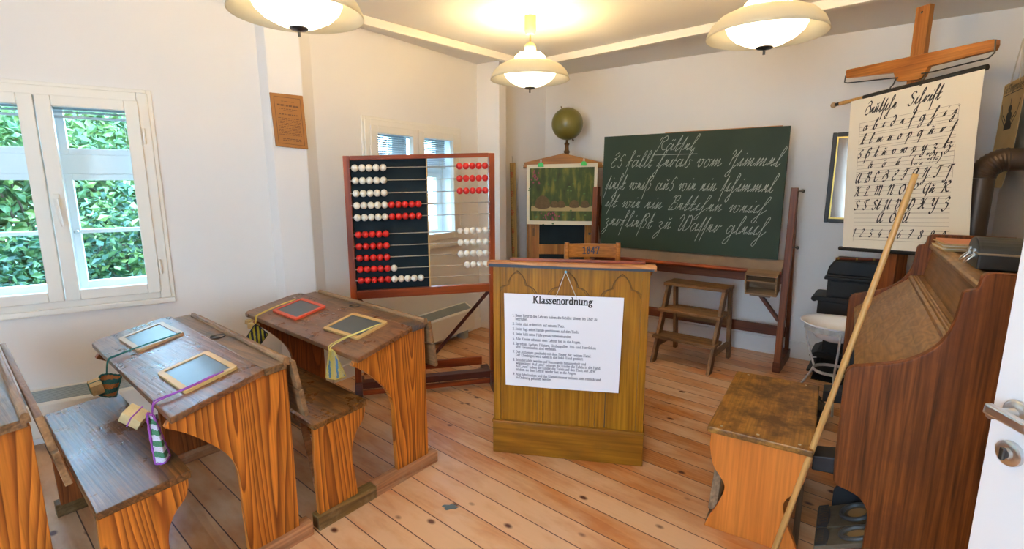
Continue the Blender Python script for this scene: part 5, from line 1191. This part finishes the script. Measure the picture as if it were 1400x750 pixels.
WB = Vector((2.18, 3.27)); t = thing('washbasin', 'white enamel washbasin resting in the rusty wire stand before the stove', 'basin', (WB.x, WB.y, 0), 0)
prof = [(0,.452),(.06,.452),(.12,.475),(.165,.525),(.180,.560),(.215,.578),(.218,.582),(.214,.5845),(.176,.566),(.160,.531),(.115,.482),(.06,.460),(0,.460)]
MB().lathe(prof, 48).build('bowl', 'enamel', t, smooth='all')
t = thing('washbasin_stand', 'rusty white three-legged wire stand under the enamel basin', 'basin stand', (WB.x, WB.y, 0), 0)
def ringm(r, z, h): return MB().lathe([(r,z),(r+.004,z),(r+.004,z+h),(r,z+h)], 40, close=True)
ringm(.186, .528, .036).build('top_ring', 'rust_paint', t); ringm(.108, .235, .020).build('lower_ring', 'rust_paint', t)
for a in (-116, 124, 4):
    c_, s_ = math.cos(R(a)), math.sin(R(a)); MB().tube(spline([(c_*r, s_*r, z) for r, z in ((.193,.55),(.180,.43),(.122,.26),(.117,.235),(.17,.12),(.235,.006))], 4), .0075, 8).build('leg', 'rust_paint', t, smooth=True)
# fire irons / coal in front of the stove
HRZ0 = math.atan2(.8310, .5563)
t = thing('coal_scuttle', 'low black pan of coal on the floor behind the harmonium bench', 'coal pan', (1.90, 3.03, 0), HRZ0)
b = MB(); b.prism([(-.10,.0),(.10,.0),(.13,.09),(-.13,.09)], 'y', -.095, .095); b.build('pan', 'black', t, bevel=.008)
rnd = random.Random(8); b = MB()
for k in range(26):
    q = MB(); q.sphere((0,0,0), .034, 7, 5, (1,.8,.7)); rm = Matrix.Rotation(rnd.random()*6, 3, Vector((rnd.random(), rnd.random(), .3)).normalized()); o_ = Vector((rnd.uniform(-.08,.08), rnd.uniform(-.06,.06), .095+rnd.random()*.04))
    q.xf(lambda v: rm @ (v*(1+rnd.gauss(0,.10))) + o_); b.add(q.v, q.f)
o = b.build('coal', 'coal', None); o.location = (1.90, 3.03, 0); o.rotation_euler = (0, 0, HRZ0); tag(o, 'dark coal lumps heaped in the low black pan', 'coal', kind='stuff')

# ---------------------------------------------------------------- harmonium
HN = Vector((1.492, 1.572)); HR = Vector((.5563, .8310)); HRZ = math.atan2(.8310, .5563); HL = 1.50
def hw_(x, y, z=0.): p = HN+HR*x+Vector((-HR.y, HR.x))*y; return Vector((p.x, p.y, z))
t = thing('harmonium', 'dark oak harmonium with curved side panels standing along the right wall', 'harmonium', (HN.x, HN.y, 0), HRZ)
P = [(-.36,0),(-.36,1.222)] + [(-.03,1.222)] + arc(-.022, 1.197, .024, 90, 0, 5) + [(.004,1.178),(.008,1.166),(.020,1.162)] + arc(.022, 1.142, .019, 80, 0, 4) + spline([(.044,1.10),(.054,1.03),(.076,.975),(.110,.933),(.165,.893),(.24,.865),(.305,.846)], 4) + [(.318,.836),(.327,.815),(.329,.76),(.327,.45),(.324,.385),(.312,.370)] + spline([(.30,.366),(.255,.353),(.225,.330),(.207,.285),(.206,.20),(.212,.0)], 4)
for x0, x1 in ((0,.036), (HL-.036,HL)):
    b = MB(); b.prism(P, 'x', x0, x1); b.build('side_panel', 'oak_side', t, bevel=.007, seg=3)
xa, xb = .036, HL-.036
b = MB(); b.prism([(.297,.765),(.052,.972),(.052,.955),(.28,.745)], 'x', xa, xb); b.build('fallboard', 'oak_light', t)
b = MB(); b.prism([(.062,.965),(.060,.980),(.050,.988),(.040,.985),(.036,.989),(.028,.986),(.024,.990),(.016,.987),(.0,.990),(0,.965)], 'x', xa, xb); b.build('nosing', 'oak_light', t, bevel=.0015)
b = MB(); b.prism([(.0,.975),(-.030,1.150),(-.045,1.150),(-.02,.965)], 'x', xa, xb); b.build('music_desk', 'oak_mid', t)
b = MB(); b.prism([(-.010,1.145),(-.010,1.160),(-.018,1.167),(-.075,1.167),(-.075,1.145)], 'x', xa, xb); b.build('top_rail', 'oak_light', t, bevel=.003)
b = MB(); b.box(xa, xb, -.35, -.075, 1.135, 1.158); b.build('top_board', 'oak_mid', t)
b = MB(); b.box(xa, xb, -.36, -.345, .05, 1.20); b.build('back_board', 'oak_side', t)
b = MB(); b.box(xa, xb, .04, .285, .685, .745); b.build('key_bed', 'oak_side', t)
b = MB(); b.box(xa, xb, .03, .05, .33, .685); b.build('knee_panel', 'oak_side', t)
b = MB(); b.box(xa, xb, -.02, .03, .02, .33); b.build('bellows_board', 'black', t)
b = MB(); b.bar((HL-.12,-.012,1.00), (HL-.045,-.035,1.13), .012, .012); b.build('prop_stick', 'black', t)
for x in (.27, 1.10):
    b = MB(); b.prism([(.275,.69),(.275,.30),(.40,.29),(.40,.355),(.295,.375),(.295,.69)], 'x', x-.045, x+.065); b.build('knee_lever', 'black', t, bevel=.005)
tl = math.atan2(.085, .155)
for x0, x1, lb in ((.180,.352,'far'), (.048,.168,'near')):
    pt = lambda x, y, d=0.: Vector((x, y, .055+(.36-y)*math.tan(tl)+d))
    b = MB(); b.add([pt(x0,.36),pt(x1,.36),pt(x1,.06),pt(x0,.06),pt(x0,.36,-.022),pt(x1,.36,-.022),pt(x1,.06,-.022),pt(x0,.06,-.022)], [(0,1,2,3),(4,5,6,7),(0,1,5,4),(1,2,6,5),(2,3,7,6),(3,0,4,7)])
    pd_ = b.build('pedal', 'pedal_cloth', t, bevel=.004)
    cx, cy = (.268 if lb == 'far' else .112), .222; k = 1. if lb == 'far' else .72
    b = MB(); b.tube([pt(cx+.058*k*math.cos(2*PI*i/28), cy+.052*math.sin(2*PI*i/28), .003) for i in range(28)], .010, 8, closed=True); b.build('heel_ring', 'pedal_ring', pd_, smooth=True)
    b = MB(); b.poly([pt(cx+.034*k*math.cos(2*PI*i/20), cy+.032*math.sin(2*PI*i/20), .0015) for i in range(20)]); b.build('worn_spot', 'pedal_hole', pd_)
    b = MB(); n = 8; top = [(x0+(x1-x0)*i/n, .322-.010*math.sin(PI*i/n)) for i in range(n+1)]; pol = [(x0,.357),(x1,.357)]+top[::-1]
    b.add([pt(x,y,.001) for x,y in pol]+[pt(x,y,.006) for x,y in pol], [tuple(range(len(pol))), tuple(range(len(pol), 2*len(pol)))]+[(i,(i+1)%len(pol),len(pol)+(i+1)%len(pol),len(pol)+i) for i in range(len(pol))]); b.build('name_edge', 'pedal_edge', pd_)
    b = MB(); wd = text_width(ROM, 'HINKEL', .1); sz = (x1-x0-.03)/wd; letters(b, ROM, 'HINKEL', x1-.015, 0, sz, nib(.22,.16), lambda u, v: pt(2*0+(x1-.015)-(u-(x1-.015)), .352-v*1.0, .0068), sp=.1); b.build('raised_letters', 'pedal_cloth', pd_)
b = MB(); b.prism([(.10,.0),(.31,.0)]+arc(.27,.13,.04,0,90,5)+[(.10,.185)], 'x', .385, .405); b.build('pedal_cheek', 'black', t, bevel=.003)

# sheet music and leather case on the harmonium
mp_ = hw_(1.25,-.11,1.167); rnd = random.Random(4); z = 0.
for k in range(9):
    th = .0045+rnd.random()*.002; dx, dy = rnd.gauss(0,.006), rnd.gauss(0,.006)
    if k < 8:
        b = MB(); b.box(-.125, .125, -.088, .088, 0, th*.85); o = b.build('music_booklet', ('page_edge','page_edge','poster_paper')[k % 3], None, bevel=.001)
        tag(o, 'worn yellowed booklet within the stack of sheet music on the harmonium', 'sheet music', 'sheet music stacked on the harmonium')
    else:
        b = MB(); nx = 8; g_ = []
        for i in range(nx+1):
            x = -.126+.252*i/nx; zz_ = .001+.002*(1+math.sin(i*1.7)); g_ += [(x,-.09,0),(x,.088,0),(x,.088,zz_+.003),(x,-.09,zz_+.002)]
        b.add(g_, [(4*i+a, 4*i+(a+1) % 4, 4*i+4+(a+1) % 4, 4*i+4+a) for i in range(nx) for a in range(4)]+[(0,1,2,3),(4*nx,4*nx+1,4*nx+2,4*nx+3)]); o = b.build('music_booklet', 'cover_orange', None)
        tag(o, 'orange-covered topmost booklet of the sheet music stack on the harmonium', 'sheet music', 'sheet music stacked on the harmonium')
    o.location = mp_+Vector((dx, dy, z)); o.rotation_euler = (0, 0, HRZ+R(4)+rnd.gauss(0,.03)); z += th*.86
cs = thing('leather_case', 'small black leather case with a metal clasp on top of the harmonium', 'case', hw_(.60,-.205,1.167), HRZ)
b = MB(); P = [(-.11,0),(.11,0),(.115,.06)]+[(.115*math.cos(R(a)), .068+.052*math.sin(R(a))) for a in range(0, 181, 15)]+[(-.115,.06)]
b.prism(P, 'y', -.145, .145); b.build('body', 'leather', cs, bevel=.008)
MB().box(-.119, .119, -.149, .149, .058, .066).build('seam', 'leather_seam', cs, bevel=.002)
for x in (-.045, .05):
    q = MB(); q.tube(spline([(x-.018,.15,.05),(x-.02,.168,.03),(x,.176,.018),(x+.02,.168,.03),(x+.018,.15,.05)], 4), .0026, 8); q.box(x-.009, x+.009, .144, .151, .045, .075); q.build('clasp', 'steel', cs, smooth=True)

# harmonium bench
bd_ = math.atan2(.63, .40); bo_ = Vector((1.166, 1.796)); bx_ = Vector((math.cos(bd_), math.sin(bd_))); by_ = Vector((-bx_.y, bx_.x))
t = thing('harmonium_bench', 'orange-brown wooden bench with waisted ends and a scuffed dark top in front of the harmonium', 'bench', (bo_.x, bo_.y, 0), bd_)
b = MB(); b.box(0, .765, 0, .392, .452, .480); b.build('seat', 'stool_top', t, bevel=.006)
prof = [(.012,.452)]+spline([(.012,.38),(.03,.30),(.075,.235),(.082,.19),(.06,.12),(.03,.05),(.012,.0)], 4)
prof2 = prof+[(.392-y, z) for y, z in prof[::-1]]
for x0 in (.018, .715):
    b = MB(); b.prism(prof2, 'x', x0, x0+.03); b.build('end_panel', 'stool_panel', t, bevel=.004)
b = MB(); b.box(.048, .715, .20, .222, .20, .33); b.build('stretcher', 'stool_panel', t, bevel=.003)
b = MB(); b.bar((.03,.365,.012), (.72,.365,.012), .024, .03); b.bar((.03,.03,.012), (.72,.03,.012), .024, .03); b.build('floor_rails', 'box_wood', t, bevel=.003)
b = MB(); b.bar((.05,.355,.07), (.40,.365,.44), .02, .035, (0,1,0)); b.build('brace', 'box_wood', t, bevel=.003)
q = MB()
for x, y in ((.03,.05),(.03,.20),(.03,.34),(.73,.06),(.73,.33)): q.lathe([(0,.4815),(.006,.4815),(.006,.480)], 10, (x,y,0))
q.build('nail_heads', 'steel', t)

# bamboo pointer leaning on the harmonium
a0 = Vector((1.085, 1.852, .004)); a1 = Vector((1.374, 1.752, 1.53)); t = thing('pointer_stick', 'long bamboo pointer leaning against the near front corner of the harmonium', 'pointer', a0, 0)
d_ = (a1-a0); L_ = d_.length; t.rotation_euler = d_.to_track_quat('Z', 'Y').to_euler()
pts = []; rs = []
for k in range(61):
    s = k/60; pts.append((0,0,L_*s)); node = any(abs(s-q_) < .009 for q_ in (.10,.27,.40,.555,.70,.93)); rs.append(.0118-.002*s+(.0018 if node else 0))
MB().tube(pts, rs, 12).build('cane_shaft', 'bamboo', t, smooth='all')
q = MB()
for s in (.10,.27,.40,.555,.70,.93): q.tube([(0,0,L_*s-.002),(0,0,L_*s+.002)], .0122-.002*s, 12)
q.build('node_rings', 'frame_pale', t, smooth=True)

# old mirror on the back wall, half behind the chart
mo = Vector((2.553, 4.143)); t = thing('wall_mirror', 'old black-framed mirror on the back wall, half hidden by the script chart', 'mirror', (mo.x, mo.y, 0), CRZ)
MW, Z0, Z1 = .46, 1.185, 1.89; b = MB()
for a, b_, c_, d_ in ((0,.032,Z0,Z1),(MW-.032,MW,Z0,Z1),(.032,MW-.032,Z0,Z0+.032),(.032,MW-.032,Z1-.032,Z1)): b.box(a, b_, -.028, -.002, c_, d_)
b.build('frame', 'black', t, bevel=.005)
b = MB()
for a, b_, c_, d_ in ((.032,.042,Z0+.03,Z1-.03),(MW-.042,MW-.032,Z0+.03,Z1-.03),(.042,MW-.042,Z0+.03,Z0+.042),(.042,MW-.042,Z1-.042,Z1-.03)): b.box(a, b_, -.022, -.006, c_, d_)
b.build('gilt_slip', 'gold', t)
MB().box(.036, MW-.036, -.012, -.006, Z0+.034, Z1-.034).build('glass', plain('mirror_glass', (.20,.16,.13), .08, .85, noise=.22, nscale=6), t)

# insect chart hanging across the right corner
t = thing('insect_chart', 'yellowed wall chart of a large fly hanging by a string at the right edge', 'wall chart', (3.252, 3.485, 0), R(-121)); IW, Z0, Z1 = .42, 1.47, 2.13
b = MB(); nz = 12; g_ = []
for j in range(nz+1):
    v = j/nz; g_ += [(0,-.010-.03*(1-v)**4,Z0+(Z1-Z0)*v),(IW,-.010-.03*(1-v)**4,Z0+(Z1-Z0)*v),(IW,-.007-.03*(1-v)**4,Z0+(Z1-Z0)*v),(0,-.007-.03*(1-v)**4,Z0+(Z1-Z0)*v)]
b.add(g_, [(4*j+a, 4*j+(a+1) % 4, 4*j+4+(a+1) % 4, 4*j+4+a) for j in range(nz) for a in range(4)]+[(0,1,2,3),(4*nz,4*nz+1,4*nz+2,4*nz+3)]); b.build('sheet', 'old_paper', t)
f = MB(); ip = lambda u, v: Vector((u, -.0113, Z0+v))
def ell(cx, cz, rx, rz_, n=18): f.poly([ip(cx+rx*math.cos(2*PI*i/n), cz+rz_*math.sin(2*PI*i/n)) for i in range(n)])
ell(.21,.44,.055,.035); ell(.21,.375,.075,.05); ell(.21,.25,.065,.10); ell(.21,.49,.035,.022)
for p_ in ([(.21,.51),(.205,.55)],[(.14,.39),(.07,.44),(.03,.53)],[(.28,.39),(.35,.44),(.39,.53)],[(.15,.35),(.06,.30),(.03,.20)],[(.27,.35),(.36,.30),(.39,.20)],[(.15,.42),(.08,.46)],[(.27,.42),(.34,.46)]):
    for i in range(len(p_)-1): f.poly([ip(x, z) for x, z in hull([(q_[0]+o_[0], q_[1]+o_[1]) for q_ in (p_[i], p_[i+1]) for o_ in ((-.005,0),(.005,0),(0,.005),(0,-.005))])])
f.build('fly_drawing', 'fly_ink', t)
f = MB(); ip = lambda u, v: Vector((u, -.0108, Z0+v))
f.poly([ip(.20,.40),ip(.13,.36),(ip(.08,.22)),ip(.10,.14),ip(.15,.16),ip(.19,.30)]); f.poly([ip(.22,.40),ip(.29,.36),(ip(.34,.22)),ip(.32,.14),ip(.27,.16),ip(.23,.30)]); f.build('fly_wings', 'fly_wing', t)
f = MB(); wd = text_width(ROM, 'Die Fliegenplage', .05); sz = .39/wd; letters(f, ROM, 'Die Fliegenplage', .015, .60, sz, nib(.18,.08), lambda u, v: Vector((u,-.0113,Z0+v)), shear=.25, sp=.05); 
for z in (.585, .583): f.poly([Vector((x,-.0113,Z0+zz)) for x, zz in ((.015,z),(.4,z),(.4,z+.002),(.015,z+.002))])
f.build('heading', 'fly_ink', t)
f = MB(); f.poly([Vector((x,-.0133,Z0+zz)) for x, zz in ((.02,.115),(.4,.115),(.4,.120),(.02,.120))]); f.poly([Vector((x,-.0133,Z0+zz)) for x, zz in ((.02,.10),(.4,.10),(.4,.104),(.02,.104))]); f.build('red_lines', 'red_ink', t)
q = MB(); q.tube([(.12,-.009,Z1-.01),(.21,-.004,Z1+.24),(.30,-.009,Z1-.01)], .004, 6); q.build('hanging_string', 'string', t)

# ---------------------------------------------------------------- open white door at the right
dh = Vector((1.062, .13)); dl = Vector((1.016, 1.00)); dv = (dl-dh).normalized(); DWD = (dl-dh).length
t = thing('door_1', '', 'door', (dh.x, dh.y, 0), math.atan2(dv.y, dv.x)); del t['category']; t['kind'] = 'structure'
b = MB(); b.box(0, DWD, -.04, .0, .008, 2.03); b.build('door_leaf', 'door_white', t, bevel=.004)
b = MB()
for z0_, z1_ in ((.18, .90), (1.18, 1.88)):
    x0, x1 = .14, DWD-.135
    for a, b_, c_, d_ in ((x0,x0+.028,z0_,z1_),(x1-.028,x1,z0_,z1_),(x0,x1,z0_,z0_+.028),(x0,x1,z1_-.028,z1_)): b.box(a, b_, -.001, .012, c_, d_)
b.build('panel_moulding', 'white_paint', t, bevel=.005)
h = MB(); hx, hz = DWD-.052, 1.045
h.v += []; rz_ = MB(); rz_.lathe([(0,0),(.026,0),(.026,.008),(.022,.011),(0,.011)], 28); rz_.xf(lambda v: Vector((hx+v.x, v.z, hz+v.y))); rz_.build('rosette', 'steel', t, smooth=True)
q = MB(); q.tube([(hx,.008,hz),(hx,.062,hz)], .0105, 16); q.build('lever_neck', 'steel', t, smooth=True)
q = MB(); q.bar((hx+.014,.056,hz+.008), (hx-.105,.050,hz-.006), .016, .022, (0,0,1)); q.build('door_handle', 'steel', t, bevel=.004)
rz_ = MB(); rz_.lathe([(0,0),(.026,0),(.026,.008),(.022,.010),(.012,.010),(.010,.016),(0,.016)], 28); rz_.xf(lambda v: Vector((hx+v.x, v.z, .958+v.y))); rz_.build('lock_rosette', 'steel', t, smooth=True)
b = MB(); b.box(hx-.004, hx+.004, .016, .024, .945, .971); b.build('thumb_turn', 'dark_steel', t, bevel=.002)

# ---------------------------------------------------------------- pendant lamps
def lamp(x, y, label):
    t = thing('pendant_lamp', label, 'lamp', (x, y, 0), 0, 'pendant lamps on the ceiling')
    b = MB(); b.lathe([(0,CEIL),(.040,CEIL),(.040,2.535),(.030,2.512),(.008,2.508),(0,2.508)], 28); b.build('ceiling_cup', 'lamp_stem', t, smooth=True)
    b = MB(); b.tube([(0,0,2.51),(0,0,2.45)], .006, 10); b.build('rod', 'lamp_brass', t, smooth=True)
    b = MB(); b.lathe([(0,2.462),(.018,2.460),(.036,2.445),(.040,2.425),(.040,2.385),(0,2.385)], 28); b.build('socket_cup', 'lamp_stem', t, smooth=True)
    b = MB(); b.lathe([(.042,2.392),(.075,2.380),(.098,2.360),(.108,2.338),(.106,2.325),(.112,2.322),(.116,2.337),(.104,2.366),(.079,2.387),(.042,2.398)], 40, close=True); b.build('opal_dome', 'lamp_opal', t, smooth='all')
    b = MB(); b.lathe([(.112,2.332),(.170,2.323),(.220,2.300),(.255,2.266),(.273,2.228),(.277,2.212),(.273,2.212),(.250,2.261),(.216,2.293),(.168,2.316),(.112,2.325)], 56, close=True); b.build('shade', 'lamp_shade', t, smooth='all')
    b = MB(); b.lathe([(.105,2.322),(.160,2.310),(.182,2.288),(.186,2.262),(.172,2.232),(.140,2.202),(.090,2.176),(.038,2.162),(0,2.160)], 48); b.build('opal_bowl', 'lamp_bowl', t, smooth='all')
    b = MB(); b.lathe([(0,2.164),(.036,2.163),(.040,2.159),(.034,2.153),(.010,2.149),(.006,2.147),(.006,2.126),(0,2.126)], 24); b.build('finial', 'dark_steel', t, smooth=True)
lamp(.126, 3.735, 'cream pendant lamp farthest back, hanging whole from the ceiling in mid-room')
lamp(-.925, 2.345, 'large cream pendant lamp over the desks, cut off by the top edge')
lamp(1.250, 2.660, 'tilted-looking cream pendant lamp at the right, before the chalkboard')
lamp(.190, 1.275, 'cream pendant lamp above the camera, outside the picture')  # added lamp out of view, brightens surfaces facing the camera
lamp(-.860, -.110, 'cream pendant lamp at the back of the room, outside the picture')  # added lamp out of view, brightens the front of the floor
